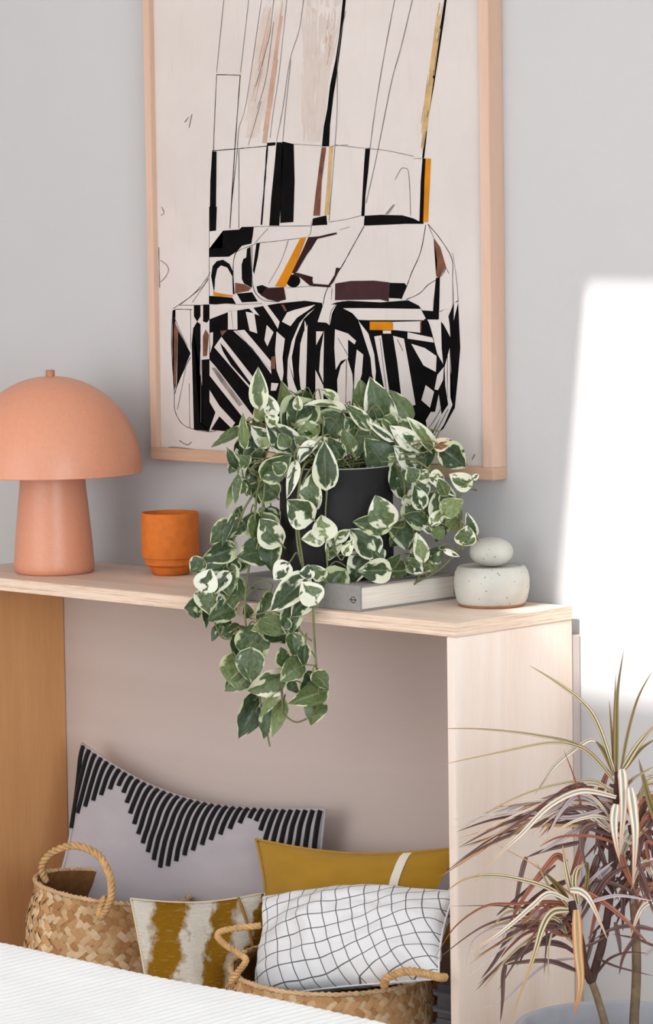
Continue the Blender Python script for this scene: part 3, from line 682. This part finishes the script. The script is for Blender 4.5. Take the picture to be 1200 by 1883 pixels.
def fabric(name, c, var=.08, scale=500, rough=.95, bump=.5):
    M = NT(name, rough, .1); v = M.coord('UV', (1, 1, 1)); f = M.noise(v, 6, 4); w1 = M.noise(M.coord('UV', (1, 1, 1)), scale, 2, .7)
    lo = tuple(x*(1-var) for x in c[:3])+(1,); hi = tuple(min(1, x*(1+var)) for x in c[:3])+(1,)
    M.col(M.mix(.35, M.ramp(f, [(.3, lo), (.7, hi)]), M.ramp(w1, [(.3, lo), (.7, hi)])))
    M.bump(w1, bump, .0012); M.b.inputs['Sheen Weight'].default_value = .15
    return M.m
# grey cushion with black stripes
greyfab = fabric('grey_cotton', srgb(182, 174, 178))
blackyarn = fabric('black_yarn', (.014, .012, .013, 1), .3)
gp = tag(empty('striped_cushion', (-.9, -.12, .1)), 'long grey cushion with a zigzag of black stripes against the wall', 'cushion')
gf, gN = pillow_fn(aty(150, 1367, -.085), aty(598, 1489, -.085), aty(603, 1712, -.075), aty(96, 1664, -.20), .034, .045, .004, 1, .16)
pillow('cushion_cover', gf, greyfab, gp, 56, 40)
seam(gf, greyfab, gp, .003)
ln = [135, 122, 108, 92, 76, 60, 42, 28, 36, 52, 70, 88, 106, 122, 138, 152, 166, 160, 146, 130, 116, 100, 86, 70, 54, 38, 24, 30, 52, 76, 92, 100, 104, 106, 104, 100]
for i, L in enumerate(ln):
    u0 = .012+.972*i/(len(ln)-1); vl = L/262
    P = [gf(min(.995, max(.004, u0 - .05*(v)*(1-u0)*2)), v, 1) + gN*.0012 for v in [.006+vl*j/12 for j in range(13)]]
    tube('stripe', P, .0052, blackyarn, gp, 8)
# ochre cushion
ochre = fabric('ochre_linen', srgb(178, 134, 42), .12)
op = tag(empty('ochre_cushion', (-.4, -.2, .1)), 'mustard ochre cushion with one white band behind the checked cushion', 'cushion')
of_, oN = pillow_fn(aty(470, 1543, -.165), aty(838, 1560, -.14), aty(842, 1735, -.165), aty(484, 1728, -.20), .033, .06, .003, 2, .07)
pillow('cushion_cover', of_, ochre, op)
seam(of_, ochre, op, .0026)
white = fabric('white_tape', srgb(238, 230, 214), .04)
vs = []; fs = []
for j in range(25):
    v = j/24
    for q in (.738, .748, .760, .772, .782):
        vs.append(of_(q-.05*v+.01, v, 1)+oN*.0016)
for j in range(24):
    for i in range(4): a = j*5+i; fs.append((a, a+1, a+6, a+5))
tag(mesh('white_band', vs, fs, white, op), 'white band')
# checked cushion
M = NT('checked_linen', .95, .1)
tc = M.n('ShaderNodeTexCoord'); sx = M.n('ShaderNodeSeparateXYZ'); M.l(tc.outputs['UV'], sx.inputs[0])
def gridline(c, wd): return M.math('LESS_THAN', M.math('ABSOLUTE', M.math('SUBTRACT', M.math('FRACT', c), .5)), wd)
g = M.math('MAXIMUM', gridline(sx.outputs[0], .036), gridline(sx.outputs[1], .036))
M.col(M.mix(M.math('MULTIPLY', g, .85), srgb(236, 236, 238), srgb(38, 40, 48)))
M.bump(M.noise(M.coord('UV'), 30, 3), .3, .001); CHECK = M.m
kp = tag(empty('checked_cushion', (-.33, -.3, .1)), 'white cushion with thin black checks in the front basket', 'cushion')
kf, kN = pillow_fn(aty(484, 1650, -.30), aty(836, 1640, -.27), aty(806, 1800, -.37), aty(462, 1836, -.42), .058, .05, .016, 5, -.10, .42)
def kuv(u, v): return (u*14.5 - v*1.2 - 2.2*u*v, v*7.5 + 3.6*u*u*1.1 - .3*u + .25*math.sin(u*9))
pillow('cushion_cover', kf, CHECK, kp, 64, 44, kuv)
seam(kf, fabric('white_linen', srgb(232, 232, 234), .03), kp, .002)
# tufted white and mustard cushion
M = NT('tufted_wool', .98, .05)
tc = M.n('ShaderNodeTexCoord'); sx = M.n('ShaderNodeSeparateXYZ'); M.l(tc.outputs['UV'], sx.inputs[0])
uvn = M.noise(tc.outputs['UV'], 7, 5, .6); stp = M.noise(M.coord('UV', (5, 40, 1)), 2, 3, .6)
pos = M.math('ADD', M.math('ADD', sx.outputs[0], M.math('MULTIPLY', sx.outputs[1], .38)), M.math('MULTIPLY', M.math('SUBTRACT', uvn, .5), .30))
cw, cm, cb = srgb(228, 220, 206), srgb(150, 106, 22), srgb(196, 176, 150)
f = M.ramp(pos, [(0, cw), (.14, cw), (.20, cm), (.40, cm), (.45, cw), (.60, cw), (.64, cm), (.80, cm), (.86, cw), (.96, cw), (.985, cm), (1.0, cm)])
M.col(M.mix(M.math('MULTIPLY', M.ramp(stp, [(.56, (0, 0, 0)), (.7, (1, 1, 1))]), .35), f, cb))
M.bump(M.math('ADD', M.noise(tc.outputs['UV'], 60, 4, .7), stp), .9, .006); TUFT = M.m
tp_ = tag(empty('tufted_cushion', (-.72, -.4, .1)), 'shaggy cream and mustard cushion between the two baskets', 'cushion')
def low(p, z): return Vector((p.x, p.y, z))
tf, tN = pillow_fn(aty(240, 1652, -.45), aty(486, 1642, -.25), low(aty(494, 1830, -.275), .012), low(aty(290, 1850, -.49), .012), .045, .035, .010, 9, .02)
pillow('cushion_cover', tf, TUFT, tp_, 56, 44)
seam(tf, fabric('cream_edge', srgb(214, 198, 168), .15), tp_, .0018)
bm_p = [tf(.80+.09*t+.06*math.sin(t*3), t*.75, 1)+tN*.002 for t in [i/14 for i in range(15)]]
tag(tube('stitched_edge', bm_p, .003, fabric('ochre_thread', srgb(150, 112, 52), .2), tp_, 6), 'ochre stitched edge')
# grey cushion peeping out by the end panel
dk = tag(empty('charcoal_cushion', (-.12, -.2, .1)), 'plain dark grey cushion wedged beside the end panel', 'cushion')
df, dN = pillow_fn(aty(822, 1598, -.235), aty(905, 1560, -.235), aty(905, 1720, -.24), aty(764, 1690, -.24), .024, .10, .003, 4)
df2 = lambda u, v, s: Vector((min(-.024, df(u, v, s).x), df(u, v, s).y, df(u, v, s).z))
pillow('cushion_cover', df2, fabric('charcoal_wool', srgb(128, 120, 116)), dk, 20, 20)
# folded dark blankets in the corner
bl = fabric('slate_wool', srgb(96, 94, 98), .1)
for i, (z0, z1) in enumerate(((.0, .085), (.087, .172), (.174, .235))):
    b = tag(empty('folded_blanket', (-.09, -.2, z0)), ('dark slate folded blanket, lowest of the stack by the end panel', 'dark slate folded blanket, middle of the stack by the end panel', 'dark slate folded blanket, top of the stack by the end panel')[i], 'blanket', 'folded blankets by the end panel')
    n = box('fold', (-.122+.004*i, -.30, z0), (-.0235, -.06, (z0+z1)/2-.001), bl, b, .012)
    n = box('fold', (-.119+.004*i, -.302, (z0+z1)/2), (-.0235, -.06, z1), bl, b, .012)

# ------------------------------------------------------------------ baskets
sea = []
for j, c in enumerate((srgb(206, 160, 112), srgb(222, 184, 140), srgb(188, 138, 90), srgb(230, 198, 158))):
    M = NT('seagrass_'+'abcd'[j], .75, .2); v = M.coord('Object', (1, 8, 1)); f = M.noise(v, 3.5, 4, .6)
    M.col(M.ramp(f, [(.25, tuple(x*.62 for x in c[:3])+(1,)), (.6, c)])); M.bump(f, .4, .08); sea.append(M.m)
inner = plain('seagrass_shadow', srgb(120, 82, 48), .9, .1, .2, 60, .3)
ropem = plain('seagrass_rope', srgb(204, 162, 112), .8, .15, .25, 60, .4, .001)
def tile_mesh(mat):
    vs, fs = [], []; n = 4
    for j in range(n+1):
        for i in range(3):
            y = -.5+j/n; x = (-.5+i/2)
            z = .16*(1-(2*y)**2)+.07*(1-(2*x)**2)
            vs.append((x*(1-.12*abs(2*y)**3), y, z))
    for j in range(n):
        for i in range(2): a = j*3+i; fs.append((a, a+1, a+4, a+3))
    me = bpy.data.meshes.new('strand'); me.from_pydata(vs, [], fs); me.polygons.foreach_set('use_smooth', [True]*len(me.polygons)); me.materials.append(mat); return me
TILES = [tile_mesh(q) for q in sea]
def basket(label, C, prof, rimz, rows, cols, vis_cut, seed):
    """prof(t): radius at height fraction t; rimz(a): rim height at angle a"""
    rb = random.Random(seed)
    root = tag(empty('seagrass_basket', C), label, 'basket', 'woven seagrass baskets')
    def P(a, t, off=0): r = prof(t)+off; return Vector((C.x+r*math.cos(a), C.y+r*math.sin(a), C.z+t*rimz(a)))
    vs, fs = [], []; na, nt = 72, 14
    for s, off in ((0, -.004), (1, -.010)):
        for i in range(na):
            for j in range(nt+1): vs.append(P(2*math.pi*i/na, j/nt, off))
    S = na*(nt+1)
    for i in range(na):
        k2 = (i+1) % na
        for j in range(nt):
            a, b = i*(nt+1)+j, k2*(nt+1)+j
            fs.append((a, b, b+1, a+1)); fs.append((S+a, S+a+1, S+b+1, S+b))
        a, b = i*(nt+1)+nt, k2*(nt+1)+nt; fs.append((a, b, S+b, S+a))
    fs.append(tuple(i*(nt+1) for i in range(na))[::-1])
    body = mesh('basket_wall', vs, fs, inner, root)
    todo = []
    for j in range(rows):
        t = 1-(j+.5)/rows
        for i in range(cols):
            a = 2*math.pi*(i+.5*(j % 2))/cols
            p = P(a, t); nrm = Vector((math.cos(a), math.sin(a), 0)); 
            tv = (P(a, min(1, t+.03))-P(a, max(0, t-.03))).normalized(); tu = (P(a+.02, t)-P(a-.02, t)).normalized(); nrm = tu.cross(tv).normalized()
            if nrm.dot(Vector((math.cos(a), math.sin(a), .2))) < 0: nrm = -nrm
            todo.append((p, tu, tv, nrm, j, a))
    facing = sorted(todo, key=lambda q: -(q[3].dot((CAM-q[0]).normalized()) - (.0 if q[0].z > vis_cut else 2)))
    Vb, Fb, Mb = [], [], []
    for n_, (p, tu, tv, nrm, j, a) in enumerate(facing):
        ang = (.72 if j % 2 else -.72)+rb.uniform(-.12, .12)
        Y = (tu*math.cos(ang)+tv*math.sin(ang)); X = nrm.cross(Y)
        rowh = rimz(a)/rows; colw = 2*math.pi*prof(.6)/cols
        ly = math.hypot(rowh, colw)*1.12*rb.uniform(.92, 1.08); lx = min(rowh, colw)*.92
        R = Matrix((X*lx, Y*ly, nrm*lx*.75)).transposed().to_4x4(); R.translation = p + nrm*rb.uniform(-.003, .0005)
        me = TILES[rb.choice((0, 0, 1, 2, 3))]
        if n_ < 290:
            o = bpy.data.objects.new('strand', me); o.matrix_basis = R; link(o, body)
        else:
            b = len(Vb); Vb += [R @ q.co for q in me.vertices]; Fb += [tuple(b+x for x in q.vertices) for q in me.polygons]; Mb += [TILES.index(me)]*len(me.polygons)
    if Vb:
        wo = tag(mesh('woven_strands', Vb, Fb, sea[0], body), kind='stuff')
        for q in sea[1:]: wo.data.materials.append(q)
        wo.data.polygons.foreach_set('material_index', Mb)
    rp = [P(2*math.pi*i/96, 1.0, .001)+Vector((0, 0, .001)) for i in range(97)]
    rope('rim_braid', rp, .0055, sea[1], root, 40)
    return root, P
def hump(t, pts):
    for (a, x), (b, y) in zip(pts, pts[1:]):
        if t <= b: q = (t-a)/(b-a); q = q*q*(3-2*q); return x+(y-x)*q
    return pts[-1][1]
BR_ = atz(612, 1776, .235); BR_.z = 0.0; BR_ = Vector((BR_.x, BR_.y, 0))
br, PRr = basket('low round seagrass basket holding the checked cushion', BR_, lambda t: hump(t, [(0, .15), (.45, .205), (.8, .197), (1, .187)]),
                 lambda a: .235+.012*math.cos(a-2.4), 17, 88, .06, 11)
BL_ = atz(208, 1632, .29); BL_ = Vector((BL_.x, BL_.y, 0))
blk, PLl = basket('tall seagrass belly basket with a rope handle beside the left end panel', BL_, lambda t: hump(t, [(0, .125), (.4, .185), (.72, .172), (1, .152)]),
                  lambda a: .29+.020*math.cos(a+2.38), 21, 78, .08, 12)
def px_rope(parent, pts, r, turns, mat=ropem):
    return rope('handle', smooth_path([aty(x, y, d) for x, y, d in pts], 9), r, mat, parent, turns)
bly = BL_.y
px_rope(blk, [(84,1622,bly-.10),(78,1592,bly-.11),(98,1566,bly-.12),(140,1555,bly-.13),(180,1572,bly-.14),(200,1606,bly-.15),(205,1640,bly-.155),(198,1668,bly-.16),(186,1686,bly-.162),(184,1676,bly-.16),(194,1650,bly-.152)], .0075, 13)
bry = BR_.y
px_rope(br, [(478,1702,bry-.12),(440,1706,bry-.14),(408,1712,bry-.16),(400,1722,bry-.17),(415,1738,bry-.175),(440,1754,bry-.178),(452,1766,bry-.18),(440,1784,bry-.185),(424,1806,bry-.18)], .0062, 11)
px_rope(br, [(706,1812,bry-.10),(712,1798,bry-.115),(745,1786,bry-.12),(780,1790,bry-.12),(806,1797,bry-.115),(818,1797,bry-.10)], .0075, 7)

# ------------------------------------------------------------------ bed in the foreground
M = NT('white_ribbed_coverlet', .95, .1); v = M.coord('Object')
M.col(M.ramp(M.noise(v, 12, 4), [(.3, srgb(230, 230, 229)), (.7, srgb(237, 237, 236))])); M.bump(M.noise(v, 420, 3), .3, .001); COVER = M.m
bed = tag(empty('bed', (.25, -2.4, 0)), 'bed with a white ribbed coverlet in the foreground', 'bed')
BZ, BYB, BXR, BXL = .55, -1.526, .953, -.45
RB = .03
def roll(d):
    """d: distance along the cloth inward from the start of the drop -> (inset from the edge, drop below the top)"""
    if d >= RB*math.pi/2: return RB+(d-RB*math.pi/2), 0.0
    if d > 0: a = d/RB; return RB-RB*math.cos(a), RB-RB*math.sin(a)
    return 0.0, RB-d
ss = [-.34, -.25, -.15, -.06, 0]+[RB*math.pi/2*i/6 for i in range(1, 7)]+[.047+.02+1.55*(i/26)**1.3 for i in range(27)]
side = [-.34, -.25, -.15, -.06, -.02, 0]+[RB*math.pi/2*i/5 for i in range(1, 6)]
NX = 460; XS = [('l', d) for d in side]+[('m', q) for q in range(1, NX)]+[('r', d) for d in side[::-1]]
xa, xb = BXL+RB, BXR-RB
vs, fs = [], []
for sv in ss:                     # ribs run square to the bed edge; the rim rolls over and hangs down
    iy, dy = roll(sv)
    for kd, q in XS:
        if kd == 'm': x = xa+(xb-xa)*q/NX; dx = 0.0
        else:
            ix, dx = roll(q); x = BXL+ix if kd == 'l' else BXR-ix
        rib = .0030*(.5+.5*math.cos(2*math.pi*(x if dx < .02 else dx)/.017))
        wob = .004*mnoise.noise((x*3, sv*2, 0))+.003*mnoise.noise((x*1.1+5, sv*5, 2))
        top = max(dx, dy) < .02
        vs.append(Vector((x+(0 if dx < .02 else (rib if kd == 'r' else -rib)), BYB-iy+(0 if dy < .02 else rib), BZ-max(dx, dy)+(rib+wob if top else 0))))
n_ = len(XS)
for j in range(len(ss)-1):
    for i in range(n_-1): a = j*n_+i; fs.append((a, a+1, a+n_+1, a+n_))
tag(mesh('coverlet', vs, fs, COVER, bed), 'white ribbed coverlet')
box('mattress', (BXL+.012, -3.16, .28), (BXR-.012, BYB-.014, BZ-.018), plain('mattress_ticking', srgb(235, 233, 230), .9, .1), bed, .02)
box('bed_base', (BXL+.05, -3.12, .1), (BXR-.05, BYB-.05, .28), pine_x, bed, .006)
for x in (BXL+.07, BXR-.12):
    for y in (-3.05, BYB-.14): box('leg', (x, y, 0), (x+.06, y+.06, .1), pine_z, bed, .004)

# ------------------------------------------------------------------ dracaena
DC = atz(1140, 1882, .30); DWd = (DC-CAM).dot(FW); k = DWd/FPX
drac = tag(empty('potted_dracaena', (DC.x, DC.y, 0)), 'spiky striped dracaena in a grey pot beside the console', 'potted plant')
conc = plain('grey_concrete', srgb(168, 167, 172), .85, .2, .06, 30, .25, .001)
PRd = 195*k
lathe('pot', [(0, 0), (PRd*.72, 0), (PRd*.74, .006), (PRd*.98, .27), (PRd, .292), (PRd-.002, .299), (PRd-.006, .30), (PRd-.013, .299), (PRd-.016, .294), (PRd-.018, .20), (0, .20)], (DC.x, DC.y, 0), conc, drac, 96)
lathe('soil', [(0, .214), (.06, .212), (PRd-.03, .206), (PRd-.0185, .203)], (DC.x, DC.y, 0), soil, drac, 48)
def blade_mat(name, mid, cream, edge, tipc):
    M = NT(name, .42, .35); tc = M.n('ShaderNodeTexCoord'); sx = M.n('ShaderNodeSeparateXYZ'); M.l(tc.outputs['UV'], sx.inputs[0])
    au = M.math('ABSOLUTE', sx.outputs[0]); n = M.noise(M.coord('UV', (3, 1.5, 1)), 4, 4)
    f = M.math('ADD', au, M.math('MULTIPLY', M.math('SUBTRACT', n, .5), .16))
    c = M.ramp(f, [(.0, mid), (.24, mid), (.34, cream), (.66, cream), (.80, edge)])
    t = M.ramp(M.math('ADD', sx.outputs[1], M.math('MULTIPLY', M.math('SUBTRACT', n, .5), .3)), [(.62, (0, 0, 0)), (.95, (1, 1, 1))])
    M.col(M.mix(t, c, tipc)); M.bump(M.noise(M.coord('UV', (30, 1, 1)), 2, 2), .2, .001)
    return M.m
BM = {'f': blade_mat('blade_fresh', srgb(92, 104, 72), srgb(214, 204, 164), srgb(168, 106, 84), srgb(176, 140, 100)),
      'u': blade_mat('blade_upright', srgb(86, 82, 42), srgb(136, 122, 66), srgb(150, 98, 58), srgb(128, 112, 88)),
      'w': blade_mat('blade_pale', srgb(150, 156, 138), srgb(232, 222, 206), srgb(206, 156, 132), srgb(190, 150, 120)),
      'd': blade_mat('blade_dry', srgb(84, 60, 58), srgb(122, 90, 84), srgb(88, 54, 50), srgb(90, 62, 54)),
      't': blade_mat('blade_tan', srgb(170, 138, 92), srgb(208, 172, 126), srgb(190, 116, 66), srgb(176, 110, 58)),
      's': blade_mat('blade_silver', srgb(150, 140, 146), srgb(196, 184, 186), srgb(170, 140, 134), srgb(190, 178, 172)),
      'r': blade_mat('blade_rust', srgb(126, 74, 56), srgb(170, 108, 82), srgb(128, 66, 50), srgb(110, 68, 52))}
E0 = (800, 1180, 2.678)
rd = random.Random(21)
def blade(kd, pts, wpx, d0=0.0, d1=None, flat=None):
    ox, oy, s = E0
    if d1 is None: d1 = d0+rd.uniform(-.10, .05)
    n = len(pts); P = []
    for i, (x, y) in enumerate(pts):
        t = i/(n-1); P.append(atw(ox+x/s, oy+y/s, DWd+d0+(d1-d0)*t))
    for p in P:
        if p.x < .012 and p.y > YF-.012:      # pass in front of the console's end
            pass
    path = smooth_path(P, 7); T, _ = frames(path); hw = wpx/s/2*k; vs, fs, uv = [], [], []
    roll = flat if flat is not None else rd.uniform(-.5, .5); m_ = len(path)
    for i, p in enumerate(path):
        t = i/(m_-1); view = (CAM-p).normalized(); side = T[i].cross(view)
        side = side.normalized() if side.length > 1e-5 else RT
        side = Matrix.Rotation(roll*(1-.3*t), 3, T[i]) @ side; nn = side.cross(T[i])
        wd = hw*(min(1, .62+t*2.2))*max(.03, (1-t**2.6))*1.12
        for q, u in ((-1, -1), (-.5, -.5), (0, 0), (.5, .5), (1, 1)):
            vs.append(p + side*wd*q + nn*wd*.32*abs(q)); uv.append((u, t))
    for i in range(m_-1):
        for j in range(4): a = i*5+j; fs.append((a, a+1, a+6, a+5))
    return mesh('leaf', vs, fs, BM[kd], drac, True, uv)
BL = [
 ('f',[(885,660),(800,410),(720,295),(590,195),(460,115)],24), ('u',[(890,660),(892,450),(897,250),(927,40)],24,.0,.0), ('u',[(885,640),(880,450),(888,150)],15,.01,.02), ('u',[(880,640),(868,450),(855,285)],12,.01,.02),
 ('u',[(915,625),(950,440),(1000,270),(1071,140)],15), ('f',[(920,632),(1000,505),(1085,405)],30), ('u',[(930,632),(1010,530),(1095,472)],17,.02,.03),
 ('f',[(880,690),(800,590),(710,520),(560,498),(300,548),(0,612)],18,-.01,-.14), ('f',[(875,660),(720,515),(500,460),(230,430),(20,428)],16,.0,-.12), ('u',[(885,650),(835,545),(785,485)],26), ('w',[(790,486),(740,490),(600,600),(540,680),(490,752)],24),
 ('f',[(890,765),(800,692),(680,690),(500,730),(330,800),(110,932)],16), ('w',[(890,740),(800,705),(700,715),(450,850),(330,930),(200,1010)],24), ('w',[(890,765),(720,735),(560,810),(420,950),(310,1050),(195,1182)],28,-.03,-.12),
 ('w',[(918,628),(925,700),(925,850),(905,1065)],44,-.03,-.05,.1), ('w',[(960,720),(975,830),(985,960),(972,1212)],46,-.05,-.08,.1), ('w',[(890,800),(880,870),(885,960),(907,1085)],40,-.04,-.05,.1),
 ('f',[(930,720),(980,670),(1075,615)],18), ('f',[(915,785),(980,765),(1080,735)],20), ('u',[(1095,900),(1050,770),(1000,575)],34,-.02,-.03), ('r',[(890,790),(700,778),(480,800),(300,812)],24),
 ('d',[(880,790),(600,832),(300,872),(105,936)],18), ('w',[(880,800),(620,850),(350,900),(108,972)],14), ('d',[(870,830),(650,885),(400,925),(118,1014)],18), ('t',[(870,850),(700,905),(500,905),(300,985),(130,1090),(10,1165)],16), ('d',[(860,860),(640,860),(420,930),(220,1020),(40,1140)],20),
 ('s',[(870,850),(740,900),(600,985),(510,1042)],28), ('r',[(740,905),(690,690),(630,528)],8), ('r',[(850,640),(780,830),(700,1060),(660,1165)],32,.03,.06), ('u',[(785,700),(725,765),(700,870)],26,.02,.03),
 ('d',[(800,895),(735,925),(720,1010),(750,1145)],32,-.02,-.03), ('r',[(700,840),(690,870),(675,930)],26,.03,.04), ('d',[(870,700),(820,900),(780,1050)],30,.01,.02),
 ('w',[(870,880),(780,860),(650,900),(520,1000)],18), ('s',[(900,920),(800,880),(690,880),(560,900)],20), ('d',[(880,960),(760,920),(640,890),(480,905)],18), ('r',[(900,1000),(780,960),(620,960),(510,1010)],16),
 # lower head
 ('f',[(660,1310),(560,1215),(330,1155),(160,1165),(50,1232)],22,-.03,-.14), ('f',[(672,1240),(645,1110),(625,1000)],24,-.03,-.03), ('f',[(700,1290),(682,1190),(695,1120),(740,1092)],30,-.03,-.04,.2), ('u',[(720,1260),(745,1200),(750,1100),(738,1088)],24,-.02,-.03),
 ('w',[(665,1222),(720,1232),(770,1290),(850,1472)],34,-.06,-.10,.1), ('w',[(655,1275),(560,1240),(480,1300),(400,1370),(300,1450),(215,1505),(192,1555)],26,-.05,-.14), ('t',[(695,1320),(702,1500),(715,1690),(680,1842)],46,-.07,-.09,.1),
 ('f',[(655,1322),(580,1330),(530,1400),(480,1560),(370,1872)],36,-.07,-.15,.1), ('r',[(650,1290),(560,1278),(400,1290),(250,1300),(100,1400),(0,1552)],16,-.03,-.13), ('d',[(650,1350),(500,1340),(350,1362),(200,1422),(0,1572)],16), ('w',[(660,1380),(600,1332),(500,1345),(380,1400),(270,1420)],18),
 ('d',[(640,1400),(580,1440),(420,1540),(320,1592),(200,1718)],28), ('d',[(690,1490),(600,1402),(440,1402),(380,1400)],32), ('d',[(720,1560),(600,1482),(450,1502),(320,1592),(210,1690)],20), ('d',[(700,1622),(560,1572),(400,1580),(345,1592)],22),
 ('d',[(345,1590),(332,1650),(330,1760),(320,1875)],24), ('s',[(690,1560),(560,1582),(430,1682),(330,1772),(215,1808)],15), ('t',[(700,1270),(600,1190),(480,1095),(300,1000)],9), ('r',[(645,1085),(600,1055),(550,1105),(470,1210),(400,1320),(330,1465)],30,.0,-.06),
 ('d',[(720,985),(560,1020),(448,1062)],22,.02,.0), ('d',[(448,1060),(425,1140),(400,1270),(380,1372)],24,.0,-.02), ('d',[(590,1100),(440,1230),(330,1322),(300,1350)],16), ('d',[(640,1180),(540,1230),(430,1330),(300,1560),(225,1660)],34,.02,-.02),
 ('d',[(690,1520),(560,1490),(430,1520)],14), ('s',[(660,1390),(500,1380),(330,1440),(240,1500),(190,1560)],12), ('f',[(650,1360),(520,1330),(360,1330),(270,1420)],16), ('t',[(640,1350),(500,1360),(390,1440),(320,1550)],16), ('r',[(620,1400),(460,1430),(370,1500),(320,1560)],16),
 ('u',[(650,1270),(590,1190),(530,1130)],26), ('f',[(640,1290),(570,1220),(500,1090)],18), ('d',[(560,1300),(400,1310),(300,1300),(70,1302)],8), ('s',[(420,1380),(300,1400),(180,1480),(150,1640)],7),
 # dry leaves among the stems
 ('s',[(770,1280),(900,1250),(1075,1278)],18,-.04,-.05), ('r',[(750,1235),(900,1340),(1062,1502)],26,-.03,-.05), ('d',[(790,1640),(850,1565),(940,1530),(1050,1535)],14), ('s',[(1030,1550),(1060,1520),(1075,1500)],24), ('d',[(800,1560),(900,1602),(1075,1646)],12), ('d',[(1000,1440),(930,1540),(905,1640)],20), ('d',[(885,1380),(905,1480),(912,1548)],22),
 ('d',[(1080,1420),(960,1400),(860,1420),(780,1470)],22), ('d',[(1080,1500),(980,1460),(870,1440)],13), ('r',[(920,1050),(955,1160),(990,1255)],22), ('r',[(880,990),(930,1120),(985,1240)],20), ('d',[(1000,1150),(1040,1240),(1080,1340)],20), ('d',[(960,1000),(1010,1120),(1075,1290)],24), ('w',[(1060,1090),(1075,1130),(1090,1180)],30),
 ('r',[(1080,1000),(1040,990),(1050,1080),(1060,1130)],18), ('d',[(990,860),(1040,920),(1090,960)],36), ('r',[(940,820),(1000,910),(1080,990)],16), ('w',[(980,1075),(1030,1080),(1090,1075)],12), ('d',[(1080,860),(1020,960),(1000,1090)],40), ('d',[(760,1300),(850,1160),(960,1100)],34), ('s',[(700,1250),(790,1150),(880,1080)],18), ('d',[(780,1180),(870,1190),(960,1230),(1000,1260)],20),
 ('d',[(880,700),(860,850),(800,1080),(740,1260)],36,.05,.08), ('d',[(900,900),(880,1080),(850,1300)],40,.04,.05), ('d',[(960,900),(1000,1040),(990,1200)],40,.05,.05), ('d',[(800,1050),(760,1180),(720,1330)],30,.03,.03), ('r',[(690,1180),(720,1040),(740,960)],22), ('d',[(1040,1000),(1060,1180),(1100,1300)],26,.04,.05), ('d',[(860,1100),(800,1180),(770,1290)],50,.06,.06),
 ('d',[(740,1500),(790,1480),(860,1440)],16), ('d',[(720,1650),(700,1560),(690,1460)],30,.02,.02), ('d',[(740,1580),(770,1480),(800,1400)],22,.02,.03), ('d',[(770,1650),(820,1530),(850,1420)],26,.02,.03)]
for _ in range(26):      # sweeping blades of the tall head
    tx = rd.uniform(80, 560); ty = 860+rd.uniform(-30, 260)*(.35+.65*(560-tx)/480); h = rd.uniform(640, 800)
    BL.append((rd.choice('dddrwfst'), [(rd.uniform(860, 890), rd.uniform(780, 940)), (rd.uniform(660, 740), h+rd.uniform(40, 120)), ((tx+700)/2, (ty+h+60)/2-rd.uniform(0, 40)), (tx, ty)], rd.uniform(12, 24), .0, rd.uniform(-.1, .02)))
for _ in range(20):      # the low head
    tx = rd.uniform(160, 560); ty = rd.uniform(1340, 1720)
    BL.append((rd.choice('dddrfs'), [(rd.uniform(640, 700), rd.uniform(1300, 1500)), (rd.uniform(540, 620), rd.uniform(1280, 1440)), ((tx+560)/2, (ty+1360)/2-20), (tx, ty)], rd.uniform(10, 22), -.02, rd.uniform(-.1, .0)))
for _ in range(40):      # dry skirt hanging round the stems
    x = rd.uniform(760, 1060); y = rd.uniform(860, 1250); a = rd.uniform(-.9, .9)+math.pi/2; L = rd.uniform(140, 300)
    BL.append((rd.choice('dddrdws'), [(x, y), (x+math.cos(a)*L*.5+rd.uniform(-20, 20), y+math.sin(a)*L*.42), (x+math.cos(a)*L*1.1, y+math.sin(a)*L)], rd.uniform(14, 30), rd.uniform(.0, .06), rd.uniform(-.02, .08)))
for _ in range(14):      # the head leaving the frame on the right
    y = rd.uniform(640, 1300)
    BL.append((rd.choice('fwdrd'), [(1110, y), (rd.uniform(1000, 1050), y+rd.uniform(-10, 60)), (rd.uniform(940, 1010), y+rd.uniform(80, 220))], rd.uniform(14, 32), .02, rd.uniform(-.05, .04)))
for b in BL: blade(*b)
bark = plain('dracaena_bark', srgb(124, 104, 82), .85, .15, .3, 45, .6, .003)
darkb = plain('dracaena_young_bark', srgb(80, 58, 54), .8, .15, .25, 60, .4, .002)
def ePt(x, y, d): return atw(800+x/2.678, 1180+y/2.678, DWd+d)
def stem(pts, r0, r1, mat): tube('stem', smooth_path([ePt(*p) for p in pts], 6), lambda t: r0+(r1-r0)*t, mat, drac, 10)
stem([(850,2020,.0),(838,1900,.0),(800,1760,.0),(768,1670,.0)], .0068, .0058, bark)
stem([(768,1672,.0),(735,1600,-.01),(715,1480,-.02),(690,1380,-.03),(672,1280,-.035)], .0075, .006, darkb)
stem([(768,1672,.0),(800,1560,.01),(840,1400,.02),(868,1150,.02),(870,950,.01),(892,760,.0),(900,640,.0)], .0072, .0055, darkb)
stem([(985,2030,.03),(978,1880,.03),(990,1640,.03),(985,1400,.03),(972,1200,.04),(990,1000,.04),(1010,850,.03),(1030,760,.03)], .0084, .006, bark)
